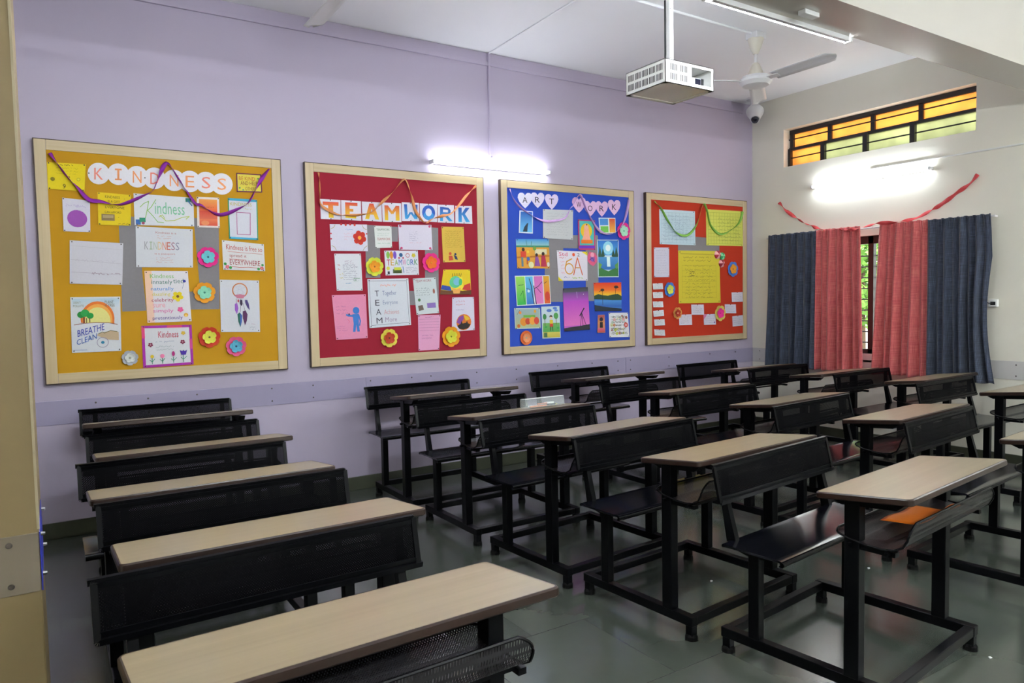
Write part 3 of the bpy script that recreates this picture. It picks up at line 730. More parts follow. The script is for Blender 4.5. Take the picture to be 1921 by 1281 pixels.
# ---- sheets of paper with drawings
def inkobj(name, faces, parent=None, thick=None):
    """faces: list of (list of Vector, colour or per-corner colours)"""
    me = bpy.data.meshes.new(name); vs_ = []; fs = []; cs = []
    for pts, col in faces:
        i0 = len(vs_); vs_ += [tuple(p) for p in pts]; fs.append(list(range(i0, i0+len(pts))))
        cs += list(col) if isinstance(col[0], (tuple, list)) else [col]*len(pts)
    me.from_pydata(vs_, [], fs)
    a = me.color_attributes.new('ink', 'FLOAT_COLOR', 'CORNER')
    flat = []
    for c in cs: flat += [c[0], c[1], c[2], 1.0]
    a.data.foreach_set('color', flat)
    me.materials.append(MT['ink'])
    o = bpy.data.objects.new(name, me); COL.objects.link(o)
    if parent: o.parent = parent
    return o
_txt = {}
def glyphs(s, font_bold=False):
    if s in _txt: return _txt[s]
    cu = bpy.data.curves.new('t', 'FONT'); cu.body = s; cu.size = 1; cu.resolution_u = 2; cu.fill_mode = 'FRONT'
    ob = bpy.data.objects.new('t', cu); COL.objects.link(ob)
    dg = bpy.context.evaluated_depsgraph_get(); me = bpy.data.meshes.new_from_object(ob.evaluated_get(dg))
    V = [v.co.copy() for v in me.vertices]; P = [list(p.vertices) for p in me.polygons]
    bpy.data.objects.remove(ob); bpy.data.curves.remove(cu); bpy.data.meshes.remove(me)
    if V:
        x0 = min(v.x for v in V); x1 = max(v.x for v in V); y0 = min(v.y for v in V); y1 = max(v.y for v in V)
        V = [((v.x-x0)/max(1e-6, x1-x0), 1-(v.y-y0)/max(1e-6, y1-y0)) for v in V]
    _txt[s] = (V, P); return _txt[s]
def mixc(a, b, t): return tuple(a[i]*(1-t)+b[i]*t for i in range(3))
def sheet(H, q, col, ops, lab, group='papers pinned to the boards', name='paper_sheet', cat='paper', dep=.0, tilt=.004, pins='auto', shape=None, seed=0):
    """q: TL TR BR BL corners as seen in the photo; ops drawn in (s,t) over the sheet"""
    A = [H(*p) for p in q]
    rn = random.Random(sum(int(p[0]*7+p[1]*13) for p in q)+seed)
    cx = sum(a[0] for a in A)/4; cz = sum(a[1] for a in A)/4
    wdt = hypot(A[1][0]-A[0][0], A[1][1]-A[0][1]); hgt = hypot(A[3][0]-A[0][0], A[3][1]-A[0][1]); asp = wdt/max(hgt, 1e-6)
    base = YB-.0022-dep
    def S(s, t, off=0):
        x = (A[0][0]*(1-s)+A[1][0]*s)*(1-t)+(A[3][0]*(1-s)+A[2][0]*s)*t
        z = (A[0][1]*(1-s)+A[1][1]*s)*(1-t)+(A[3][1]*(1-s)+A[2][1]*s)*t
        return Vector((x-cx, base-tilt*t-off, z-cz))
    c0 = hx(col); faces = []
    out = shape or [(0, 0), (1, 0), (1, 1), (0, 1)]
    fr = [S(s, t) for s, t in out]; bk = [S(s, t, -.0009) for s, t in out]
    faces.append((fr[::-1], c0)); faces.append((bk, c0)); n = len(out)
    for i in range(n): faces.append(([fr[i], fr[(i+1) % n], bk[(i+1) % n], bk[i]], c0))
    lay = [0]
    def poly(pts, c):
        faces.append(([S(s, t, lay[0]) for s, t in pts], c))
    for op in ops:
        k = op[0]; lay[0] += .00022
        if k == 'r': c = hx(op[1]); s0, t0, s1, t1 = op[2:6]; poly([(s0, t0), (s1, t0), (s1, t1), (s0, t1)], c)
        elif k == 'g':
            a, b_ = hx(op[1]), hx(op[2]); s0, t0, s1, t1 = op[3:7]; N = 6
            for i in range(N):
                ta = t0+(t1-t0)*i/N; tb = t0+(t1-t0)*(i+1)/N; ca = mixc(a, b_, i/N); cb_ = mixc(a, b_, (i+1)/N)
                poly([(s0, ta), (s1, ta), (s1, tb), (s0, tb)], [ca, ca, cb_, cb_])
        elif k == 'e':
            c = hx(op[1]); s, t, rs = op[2:5]; rt = op[5] if len(op) > 5 else rs*asp
            poly([(s+rs*cos(2*pi*i/20), t+rt*sin(2*pi*i/20)) for i in range(20)], c)
        elif k == 'ring':
            c = hx(op[1]); s, t, rs, w_ = op[2:6]; N = 24
            for i in range(N):
                a, b_ = 2*pi*i/N, 2*pi*(i+1)/N
                poly([(s+r_*cos(q_), t+r_*asp*sin(q_)) for r_, q_ in ((rs, a), (rs, b_), (rs-w_, b_), (rs-w_, a))], c)
        elif k == 'p': poly(op[2], hx(op[1]))
        elif k == 'pg':         # letter stroke shaded from colour to colour down the card
            poly(op[3], [mixc(op[1], op[2], min(1, max(0, (p[1]-.1)/.8))) for p in op[3]])
        elif k == 'l':
            c = hx(op[1]); w_ = op[2]/2; P = op[3]
            for (s0, t0), (s1, t1) in zip(P, P[1:]):
                dx, dy = (s1-s0), (t1-t0)/asp; d = hypot(dx, dy) or 1; nx, ny = -dy/d*w_, dx/d*w_*asp; ex, ey = dx/d*w_*.5, dy/d*w_*.5*asp
                poly([(s0+nx-ex, t0+ny-ey), (s1+nx+ex, t1+ny+ey), (s1-nx+ex, t1-ny+ey), (s0-nx-ex, t0-ny-ey)], c)
        elif k == 't':          # text fitted in box; optional colours list per letter; optional slant
            cols = op[1].split(','); s0, t0, s1, t1 = op[3:7]; txt = op[2]; slant = op[7] if len(op) > 7 else 0
            if len(cols) == 1: parts = [(txt, s0, s1)]
            else:
                w_ = (s1-s0)/len(txt); parts = [(ch, s0+w_*i+w_*.08, s0+w_*(i+1)-w_*.08) for i, ch in enumerate(txt)]
            for i, (ch, a, b_) in enumerate(parts):
                if ch == ' ': continue
                c = hx(cols[i % len(cols)])
                if ch in 'I1l' and len(txt) < 10:
                    m_ = (a+b_)/2; w_ = (b_-a)
                    for q_ in ((m_-w_*.12, t0, m_+w_*.12, t1), (m_-w_*.38, t0, m_+w_*.38, t0+(t1-t0)*.14), (m_-w_*.38, t1-(t1-t0)*.14, m_+w_*.38, t1)):
                        poly([(q_[0], q_[1]), (q_[2], q_[1]), (q_[2], q_[3]), (q_[0], q_[3])], c)
                    continue
                V, P = glyphs(ch)
                up = 0
                for p in P:
                    pp = []
                    for j in p:
                        x, y = V[j]; ss = a+(b_-a)*x; pp.append((ss, t0+(t1-t0)*y + slant*(ss-s0)))
                    poly(pp[::-1] if False else pp, c)
        elif k == 'w':          # rows of handwriting squiggle
            c = hx(op[1]); s0, t0, s1, t1, rows = op[2:7]; w_ = op[7] if len(op) > 7 else .008
            for r_ in range(rows):
                t = t0+(t1-t0)*(r_+.5)/rows; hh = (t1-t0)/rows*.28; s = s0+rn.uniform(0, .03)*(s1-s0); e = s1-rn.uniform(0, .18)*(s1-s0)
                P = []
                while s < e:
                    if rn.random() < .13 and len(P) > 1:
                        for (a, b_) in zip(P, P[1:]):
                            dx, dy = b_[0]-a[0], (b_[1]-a[1])/asp; d = hypot(dx, dy) or 1; nx, ny = -dy/d*w_/2, dx/d*w_/2*asp
                            poly([(a[0]+nx, a[1]+ny), (b_[0]+nx, b_[1]+ny), (b_[0]-nx, b_[1]-ny), (a[0]-nx, a[1]-ny)], c)
                        P = []; s += .025
                    P.append((s, t+hh*rn.uniform(-1, 1))); s += .013+rn.random()*.008
                if len(P) > 1:
                    for (a, b_) in zip(P, P[1:]):
                        dx, dy = b_[0]-a[0], (b_[1]-a[1])/asp; d = hypot(dx, dy) or 1; nx, ny = -dy/d*w_/2, dx/d*w_/2*asp
                        poly([(a[0]+nx, a[1]+ny), (b_[0]+nx, b_[1]+ny), (b_[0]-nx, b_[1]-ny), (a[0]-nx, a[1]-ny)], c)
        elif k == 'fl':         # small drawn flower
            c, c2 = hx(op[1]), hx(op[2]); s, t, rr_ = op[3:6]; np_ = op[6] if len(op) > 6 else 5
            for i in range(np_):
                a = 2*pi*i/np_+.3
                poly([(s+rr_*.62*cos(a)+rr_*.42*cos(b_), t+asp*(rr_*.62*sin(a)+rr_*.42*sin(b_))) for b_ in [2*pi*j/8 for j in range(8)]], c)
            lay[0] += .0002; poly([(s+rr_*.28*cos(b_), t+asp*rr_*.28*sin(b_)) for b_ in [2*pi*j/8 for j in range(8)]], c2)
        elif k == 'b':          # coloured border
            c = hx(op[1]); w_ = op[2]; wt = w_*asp
            for q_ in ((0, 0, 1, wt), (0, 1-wt, 1, 1), (0, wt, w_, 1-wt), (1-w_, wt, 1, 1-wt)):
                poly([(q_[0], q_[1]), (q_[2], q_[1]), (q_[2], q_[3]), (q_[0], q_[3])], c)
    o = inkobj(name, faces); o.location = (cx, 0, cz)
    tag(o, lab, cat, group)
    if pins == 'auto': pins = [(.04, .03), (.96, .03), (.04, .97), (.96, .97)]
    if pins:
        g = MB()
        for s, t in pins:
            p = S(s, t); g.cyl(p, p+Vector((0, -.005, 0)), .0042, .0032, n=8)
        g.obj('push_pin', MT['fside'], o)
    return o
def flower(H, c, rpx, outer, inner, core, lab, n1=7, n2=5, k=1.0, name='paper_flower'):
    x, z = H(*c); x2, z2 = H(c[0]+rpx, c[1]); R1 = abs(x2-x); 
    r = thing(name, lab, 'paper flower', (x, YB-.002, z), group='paper flowers on the boards')
    def petals(n, R, lift, col, nm, rot, parent):
        faces = []; c_ = hx(col); rp = R*(.40 if n > 5 else .46); ce = R-rp
        for i in range(n):
            a = 2*pi*i/n+rot
            def P(x_, y_, k_):
                rr_ = hypot(x_, y_)
                return Vector((x_*cos(a)-y_*sin(a), -.0015-lift*(rr_/R)**1.6-k_-.0011*(i % 2), x_*sin(a)+y_*cos(a)))
            M = 14; rim = []
            for j in range(M):
                b_ = 2*pi*(j+.5)/M; dent = 1-.16*math.exp(-(((b_+pi) % (2*pi))-pi)**2*9)
                rim.append((ce+rp*dent*cos(b_), rp*dent*.98*sin(b_)))
            cp = P(ce, 0, -.0025)
            for j in range(M):
                p, q = rim[j], rim[(j+1) % M]
                faces.append(([cp, P(p[0], p[1], 0), P(q[0], q[1], 0)], c_))
            faces.append(([P(0, -R*.16, 0), P(ce, -rp*.7, 0), P(ce, rp*.7, 0), P(0, R*.16, 0)], c_))
        o = inkobj(nm, faces, parent)
        md = o.modifiers.new('thickness', 'SOLIDIFY'); md.thickness = .0008
        return o
    petals(n1, R1, .012, outer, 'outer_petals', .2, r)
    p2 = petals(n2, R1*.64, .010, inner, 'inner_petals', .5, r); p2.location = (0, -.010, 0)
    faces = []
    c_ = hx(core)
    g = MB(); g.lathe([(.0, .0), (.007, .001), (.006, .004), (0, .005)], n=10, M=Matrix.Translation((0, -.014, 0)) @ Matrix.Rotation(radians(90), 4, 'X'))
    g.obj('flower_centre', simple('flower_centre_'+core, c_, .6), r)
    return r
def ribbon(H, pts, col, lab, wd=.020, twist=10, yoff=.023, name='crepe_ribbon', P3=None, nrm=(0, -1, 0)):
    W = P3 or [Vector((H(*p)[0], YB+.004, H(*p)[1])) for p in pts]
    n = len(W); S_ = []
    for i in range(n-1):
        p0, p1, p2, p3 = W[max(0, i-1)], W[i], W[i+1], W[min(n-1, i+2)]
        for k in range(10):
            t = k/10; S_.append(.5*((2*p1)+(p2-p0)*t+(2*p0-5*p1+4*p2-p3)*t*t+(3*p1-p0-3*p2+p3)*t**3))
    S_.append(W[-1]); N_ = Vector(nrm)
    g = MB(); prev = None; rn = random.Random(len(S_))
    L_ = 0; last = S_[0]
    for i, p in enumerate(S_):
        L_ += (p-last).length; last = p
        d = (S_[min(i+1, len(S_)-1)]-S_[max(i-1, 0)]).normalized()
        side = d.cross(N_).normalized(); ang = .9*sin(L_*twist)+.55*sin(L_*twist*.43+1)+L_*twist*.25
        w_ = side*cos(ang)+N_*sin(ang)
        c = p+N_*yoff; h = wd/2*(1 if 0 < i < len(S_)-1 else .8)
        a, b_ = g.b.verts.new(c-w_*h), g.b.verts.new(c+w_*h)
        if prev: g.b.faces.new((prev[0], prev[1], b_, a))
        prev = (a, b_)
    o = g.obj(name, simple('crepe_'+col, hx(col), .7, var=.15, scale=25), smooth=True, solid=.0008)
    tag(o, lab, 'ribbon'); return o

# ================= board 1: kindness (mustard)
H1 = board(-.008, 1.458, [(83.8, 281.2), (511.5, 311.8), (522.3, 678.7), (106.5, 701.8)], 'c08c04',
 'largest pin board, mustard yellow with kindness papers, leftmost of the four',
 [[(220, 405), (254, 407), (272, 584), (227, 586)], [(362, 408), (410, 412), (411, 581), (377, 581)], [(352, 548), (380, 548), (411, 581), (355, 582)]])
kc = [(182.6, 325.1, 'K'), (219.6, 326.1, 'I'), (255.2, 330.4, 'N'), (288.3, 333, 'D'), (325.2, 336.7, 'N'), (355.2, 338.4, 'E'), (386.2, 340.1, 'S'), (416.2, 342.7, 'S')]
CIRC = [(.5+.5*cos(2*pi*i/28), .5+.5*sin(2*pi*i/28)) for i in range(28)]
for i, (u, v, ch) in enumerate(kc):
    r_ = 20.8
    nth = {0: 'first', 1: 'second', 2: 'third', 3: 'fourth', 4: 'fifth', 5: 'sixth', 6: 'seventh', 7: 'last'}[i]
    sheet(H1, [(u-r_, v-r_-.5), (u+r_, v-r_+1.5), (u+r_, v+r_+.5), (u-r_, v+r_-.5)], 'eae6ec',
      [('t', 'f4a06a' if i % 3 else 'f08a78', ch, .30, .24, .70, .78)], 'round white card with pastel letter %s, %s in the kindness title' % (ch, nth), 'round letter cards of the kindness title', 'letter_card', 'letter card', dep=.001*(i % 2), tilt=.001, shape=CIRC, pins=[(.06, .5)] if i in (0, 3) else None)
sheet(H1, [(85.8, 304.3), (158.6, 308.2), (156, 359.3), (87.9, 355.4)], 'e8d00c', [('w', '5a5010', .32, .02, .7, .12, 1, .012), ('w', 'a8960c', .2, .14, .85, .45, 3, .006), ('e', '8a7c14', .13, .62, .06), ('e', 'b8a818', .82, .58, .05), ('e', 'e8d83c', .82, .58, .035), ('t', '3a3a20', '9', .40, .78, .48, .95), ('t', '6a6020', '2', .53, .48, .60, .60)], 'bright yellow sheet pinned at the top left corner of the mustard board')
sheet(H1, [(114.3, 371.4), (166.4, 376.9), (167, 436.4), (117, 435)], 'd8d4e2', [('w', 'b8a8d0', .1, .12, .9, .30, 1, .01), ('e', 'a050b0', .52, .60, .37), ('w', 'c4bcd4', .25, .93, .8, .98, 1, .006)], 'white paper with a big purple oval on the mustard board')
sheet(H1, [(180.6, 360.3), (243.5, 365.5), (243, 423.7), (182, 422.7)], 'e4c80e', [('t', '5c4c10', 'KINDNESS', .22, .08, .66, .16), ('t', '5c4c10', 'IS A GIFT', .30, .22, .66, .29), ('t', '4c4010', 'EVERYONE', .22, .40, .80, .48), ('t', '5c4c10', 'CAN AFFORD', .2, .56, .7, .63), ('r', '8a7450', .1, .66, .5, .86), ('r', 'b09a70', .14, .69, .46, .78), ('w', '4c4010', .6, .92, .95, .98, 1, .01), ('e', 'b8a010', .62, .75, .015), ('e', 'b8a010', .8, .15, .015)], 'yellow sheet with small brown picture hung under the purple ribbon')
sheet(H1, [(248.3, 362.2), (362, 370), (363, 424.2), (250.3, 422.7)], 'dfe0e4', [
  ('l', '8cc05a', .012, [(.10, .42), (.16, .30), (.24, .22), (.22, .45), (.18, .75), (.12, .92)]), ('l', '8cc05a', .012, [(.36, .15), (.28, .40), (.22, .52), (.30, .68), (.38, .88), (.48, .90)]),
  ('t', '7cc49a', 'indness', .34, .22, .84, .62), ('l', 'b8c84a', .012, [(.42, .66), (.52, .84), (.66, .82), (.80, .70), (.92, .66), (.86, .76)]), ('l', 'b8c84a', .010, [(.40, .72), (.46, .64), (.50, .76)]),
  ('r', '3a6ab0', .02, .82, .10, .98), ('r', '2a8a6a', .08, .76, .18, .90), ('e', 'a84a6a', .14, .93, .025), ('r', '2a7a70', .86, .03, .95, .16), ('l', '3a60a0', .02, [(.90, .12), (.97, .28)])], 'wide white paper with green hand lettered Kindness script')
sheet(H1, [(252.2, 424.7), (360.4, 430.2), (360.3, 502.4), (253, 502.2)], 'd5d6dc', [('t', 'b87070', 'Kindness is a', .34, .10, .70, .15), ('w', 'd0a090', .36, .18, .66, .30, 2, .006), ('t', '9a9aa0,a8b8a0,b0c0b0,e0c090,e08a6a,d07060,a87888,8a8aa0', 'KINDNESS', .14, .36, .76, .56), ('t', 'c06a60', 'is a passport', .32, .64, .68, .69), ('w', 'd09a90', .34, .73, .68, .90, 3, .006)], 'large white sheet with thin outlined word KINDNESS in the middle of the mustard board')
sheet(H1, [(368.1, 367.9), (411, 369.3), (411.9, 426.8), (369, 426)], 'e8dcd8', [('g', 'eda050', 'e8663a', .10, .07, .90, .45), ('g', 'd84a3a', 'dc6a4c', .10, .45, .90, .72), ('g', 'e87c50', 'd8503c', .10, .72, .90, .94), ('w', 'a83a30', .3, .30, .8, .36, 1, .012), ('e', 'e89060', .35, .85, .18, .08)], 'small orange and red watercolour card with white border')
sheet(H1, [(443.7, 321.2), (491.8, 323.8), (493.5, 359), (444.5, 358.1)], 'dccf4c', [('b', '6a1450', .045), ('t', 'c0602a', 'BE KIND', .10, .18, .74, .38), ('t', '7c1a2a', 'AND HELP', .16, .42, .82, .62), ('t', '8a5a20', 'OTHERS', .34, .72, .76, .90), ('e', '3a9a5a', .12, .78, .035), ('e', '3a9a5a', .86, .25, .03), ('e', '4a9a8a', .25, .88, .03)], 'small yellow BE KIND AND HELP OTHERS card with dark purple border')
sheet(H1, [(427.4, 369.3), (484, 372.7), (485.4, 450), (429.4, 447.4)], 'd6d6e0', [('b', '2a9a6a', .035), ('r', '40a8c8', .02, .0, .98, .06), ('r', '48b0d4', .02, .95, .98, .995), ('t', 'c8c050', 'KINDNESS', .07, .10, .80, .18), ('w', 'c4c070', .5, .20, .88, .28, 1, .01), ('l', 'b04a8a', .02, [(.28, .34), (.74, .34), (.72, .88), (.28, .88), (.28, .34)])], 'white page with blue and green border and pink outlined box')
sheet(H1, [(415.9, 450), (496, 457.7), (497.9, 508.9), (417.9, 506.4)], 'dcdada', [('t', 'b83a34', 'Kindness is free so', .09, .12, .95, .30), ('l', 'c05040', .010, [(.12, .36), (.4, .38), (.7, .37), (.95, .38)]), ('t', 'a83a3a', 'spread it', .16, .44, .56, .58), ('l', 'c05040', .010, [(.15, .62), (.55, .63)]), ('t', 'a02c38', 'EVERYWHERE', .16, .64, .88, .82), ('l', 'c05040', .012, [(.2, .88), (.4, .90), (.6, .88), (.85, .90)]), ('fl', 'e0608a', 'e8c050', .10, .90, .05), ('fl', 'e0607a', 'e8c050', .92, .90, .05), ('e', '3a9a4a', .05, .80, .035), ('e', '3a9a4a', .17, .92, .035), ('e', '3a9a4a', .94, .78, .03), ('e', '3a9a4a', .84, .93, .035)], 'white paper reading Kindness is free so spread it EVERYWHERE')
sheet(H1, [(128.3, 452), (228.8, 456.9), (226.8, 535.4), (128.4, 533.5)], 'd2cfd8', [('l', 'c0bcc6', .006, [(.02, .12), (.98, .16)]), ('w', 'bcb4c4', .08, .40, .9, .50, 1, .005), ('l', 'b0a8b4', .005, [(.02, .44), (.98, .50)]), ('l', 'a89cac', .006, [(.02, .73), (.98, .76)]), ('w', 'a08a98', .4, .70, .98, .80, 1, .010)], 'blank looking white sheet with faint ruled lines at the left of the mustard board')
sheet(H1, [(129.3, 559), (223, 557.8), (224.9, 659.6), (132.7, 663.3)], 'd8dade', [('g', 'b8d0e0', 'd8dce2', .03, .03, .97, .2),
  ('p', 'e87828', [(.12, .46)]+[(.53+.34*cos(a), .40+.32*sin(a)) for a in [pi+pi*i/16 for i in range(-1, 18)]]+[(.87, .50)]), ('p', 'f0a84a', [(.53+.30*cos(a), .42+.29*sin(a)) for a in [pi+pi*i/16 for i in range(-1, 18)]]), ('p', 'e8e08a', [(.53+.26*cos(a), .45+.26*sin(a)) for a in [pi+pi*i/16 for i in range(-1, 18)]]),
  ('p', 'dcdce0', [(.06, .50), (.25, .475), (.5, .465), (.75, .475), (.93, .51), (.9, .62), (.1, .62)]), ('l', '8a4424', .014, [(.06, .50), (.25, .475), (.5, .465), (.75, .475), (.93, .51)]),
  ('e', '1e8a3a', .20, .32, .075), ('e', '2aa04a', .28, .29, .085), ('e', '1e9a40', .38, .34, .07), ('r', '8a3a24', .24, .36, .275, .47), ('r', '6a4a2a', .36, .38, .38, .46), ('r', '6a4a2a', .30, .38, .315, .47),
  ('t', '6a7060', 'PLANT', .68, .07, .86, .12), ('t', '6a7060', 'A TREE', .68, .13, .88, .18), ('t', '8a8a6a', 'DON T', .06, .08, .20, .12), ('t', '8a8a6a', 'POLLUTE', .05, .14, .26, .18),
  ('t', '2a3aa8', 'BREATHE', .12, .60, .66, .72, -.22), ('t', '2a5ab0', 'CLEAN', .10, .77, .50, .87, -.28), ('p', 'c0a888', [(.50, .70), (.58, .66), (.78, .62), (.95, .65), (.95, .80), (.72, .78)]), ('l', '6a6a40', .014, [(.52, .68), (.62, .64), (.66, .66), (.78, .62), (.92, .64)]),
  ('ring', '9a90a8', .62, .83, .12, .012), ('e', '2a7a9a', .62, .83, .035), ('l', '4a78b8', .008, [(.04, .955), (.30, .955)])], 'white drawing of trees under an orange sun lettered BREATHE CLEAN')
sheet(H1, [(268.4, 509), (350.5, 509.3), (357.3, 604), (274, 607.1)], 'e4dfe4', [('g', 'f2c8a8', 'f4ccb8', 0, 0, .16, 1), ('t', '7ac060', 'Kindness', .12, .06, .66, .14), ('t', '3a7a6a', 'innately', .14, .17, .62, .28), ('t', '3a7a6a', 'tied', .64, .15, .88, .24), ('t', '4a90d0', 'naturally', .12, .31, .64, .40), ('t', 'd8c840', 'dazzling', .14, .42, .55, .50), ('t', 'b04060', 'celebrity', .12, .53, .62, .62), ('t', 'f0a0b0', 'sure', .14, .64, .42, .71), ('t', 'e070b0', 'simply', .14, .74, .60, .83), ('t', '5a4a9a', 'pretentiously', .12, .88, .80, .97),
  ('fl', 'e8d020', '7a5020', .72, .50, .13), ('fl', 'e8609a', 'e8609a', .76, .76, .07), ('l', '6a80b0', .008, [(.84, .35), (.88, .25)]), ('e', '3a3aa0', .90, .20, .035), ('e', 'e0a83a', .88, .87, .05), ('e', 'f0d070', .88, .885, .03)], 'white acrostic poem sheet in rainbow colours with a yellow flower drawing')
sheet(H1, [(262.4, 612.8), (357.3, 610.8), (360.7, 685.3), (265.8, 692)], 'd8d8dc', [('b', 'a82aa0', .055), ('r', 'e04a80', .0, .02, .06, .3), ('r', 'd8407a', .5, .0, .8, .06), ('r', 'd04890', .94, .35, .995, .6), ('t', 'c03a50', 'Kindness', .32, .14, .72, .30), ('w', '7a8aa8', .26, .36, .70, .44, 1, .008), ('w', '8aa0a0', .26, .48, .7, .62, 2, .006), ('fl', 'e0b83a', 'e0c850', .82, .20, .045), ('fl', '8a3050', 'd0a0a8', .16, .46, .05), ('fl', '8a3050', 'd0a0a8', .80, .42, .05),
  ('l', '3a8a70', .014, [(.18, .78), (.18, .92)]), ('l', '3a8a70', .014, [(.38, .78), (.38, .92)]), ('l', '3a8a70', .014, [(.60, .78), (.60, .92)]), ('l', '3a8a70', .014, [(.80, .74), (.80, .92)]), ('l', '3a9a78', .012, [(.13, .82), (.18, .87), (.23, .80)]), ('l', '3a9a78', .012, [(.33, .82), (.38, .87), (.43, .80)]), ('l', '3a9a78', .012, [(.55, .82), (.60, .87), (.66, .80)]), ('l', '3a9a78', .012, [(.75, .80), (.80, .85), (.87, .78)]),
  ('e', 'e0c030', .18, .74, .035), ('e', 'e880a8', .38, .74, .045), ('e', 'b83080', .60, .70, .03, .06), ('p', '4a2aa0', [(.73, .62), (.78, .65), (.80, .62), (.83, .65), (.88, .62), (.85, .74), (.76, .74)])], 'purple bordered white card with drawn tulips at the bottom of the mustard board')
sheet(H1, [(411.4, 525.3), (486.2, 526.8), (487.5, 624.4), (413, 624.4)], 'd2d3da', [('ring', 'c86a3a', .50, .20, .20, .030), ('ring', 'd8905a', .50, .20, .185, .012), ('l', 'c0b8c8', .006, [(.36, .12), (.62, .24), (.42, .30), (.5, .07), (.60, .30), (.34, .22), (.64, .14), (.36, .12)]), ('p', 'c87890', [(.36, .29), (.5, .27), (.64, .29), (.58, .35), (.42, .35)]),
  ('l', '3a3040', .008, [(.40, .36), (.40, .46)]), ('l', '3a3040', .008, [(.52, .36), (.50, .62)]), ('l', '3a3040', .008, [(.58, .45), (.61, .58)]), ('p', 'a060c8', [(.36, .46), (.42, .44), (.45, .54), (.41, .66), (.36, .58)]), ('p', '302040', [(.50, .38), (.55, .38), (.56, .46), (.53, .50), (.49, .46)]), ('p', '4a3a7a', [(.62, .38), (.68, .38), (.72, .46), (.74, .58), (.68, .52), (.63, .44)]),
  ('p', '2a6a5a', [(.42, .66), (.48, .62), (.54, .68), (.53, .80), (.49, .91), (.44, .80)]), ('p', '3a5ab0', [(.49, .63), (.54, .68), (.53, .80), (.49, .89)]), ('p', '5a2a5a', [(.56, .60), (.63, .58), (.68, .66), (.66, .78), (.61, .87), (.56, .74)]), ('e', 'c03a4a', .45, .40, .02, .03), ('w', 'b070a0', .70, .83, .92, .87, 1, .006), ('w', '5a6a90', .72, .89, .90, .96, 2, .006)], 'white drawing of an orange dreamcatcher with purple feathers')
for c, r_, a, b_, k_, lab in (((240.8, 672.7), 16.5, 'b8bcc4', 'e2e4e0', '9aa090', 'silver white paper flower at the bottom of the mustard board'), ((388.7, 482.6), 21.5, 'e8288c', '6cc4cc', '2a6a7a', 'pink paper flower with light blue middle on the mustard board'), ((381.7, 549.9), 22, 'e89a1c', '8cd4b4', '3a8a7a', 'orange paper flower with mint green middle on the mustard board'), ((390.5, 634.2), 22, 'c8381c', 'dcdc50', '6a5a20', 'red paper flower with yellow middle on the mustard board'), ((441.3, 651.4), 20.5, 'e05a88', '58acc8', '2a4a6a', 'pink paper flower with blue middle at the lower right of the mustard board')):
    flower(H1, c, r_, a, b_, k_, lab)
ribbon(H1, [(91.2, 288), (106.8, 310.5), (124.4, 334), (142, 351.5), (163.4, 375), (186.9, 378.8), (216.1, 384.7), (235.6, 380.8), (266.9, 367.1), (284.4, 357.3), (294.2, 335.9), (311, 304.5), (332, 333), (348.4, 357.3), (365.5, 381.3), (376, 384), (401.6, 400.2), (420.5, 401), (444.5, 391.6), (465, 379.6), (479, 355.5), (492.6, 331.5), (506.3, 313.5)], '8a1c9c', 'twisted purple ribbon draped across the mustard board', wd=.027, twist=14)

# ================= board 2: teamwork (crimson)
H2 = board(1.636, 3.132, [(586.5, 319.7), (893.5, 344.2), (899.8, 656.7), (597.1, 673.1)], '940b28',
 'crimson red pin board with TEAMWORK letters, second from the left',
 [[(684, 420), (711, 422), (711.6, 521), (684, 521)], [(700, 422), (745, 424), (745, 452), (700, 452)], [(796, 424), (821, 426), (822, 573), (796, 573)], [(765, 546), (800, 546), (800, 573), (765, 573)]])
TW = [('T', (598.6, 371.2), (636.8, 373.2), (637.2, 410.7), (599.8, 409)), ('E', (637.8, 373.2), (675.2, 375.6), (675.8, 412.6), (638.5, 410.2)), ('A', (676.8, 375.9), (713.8, 377.7), (714.6, 414.4), (677.9, 412.2)), ('M', (714.8, 377.7), (750.8, 379.3), (751.3, 415.2), (716, 414.4)),
 ('W', (752.2, 377.1), (784.5, 378.6), (785.2, 413.4), (752.2, 413)), ('O', (786, 379.3), (819.3, 380.8), (818.6, 414.9), (786.7, 413.4)), ('R', (820, 381.6), (851, 382.7), (851.2, 416.8), (819.8, 415.4)), ('K', (853.4, 383.8), (884.6, 384.2), (885.6, 418.2), (853.4, 417.1))]
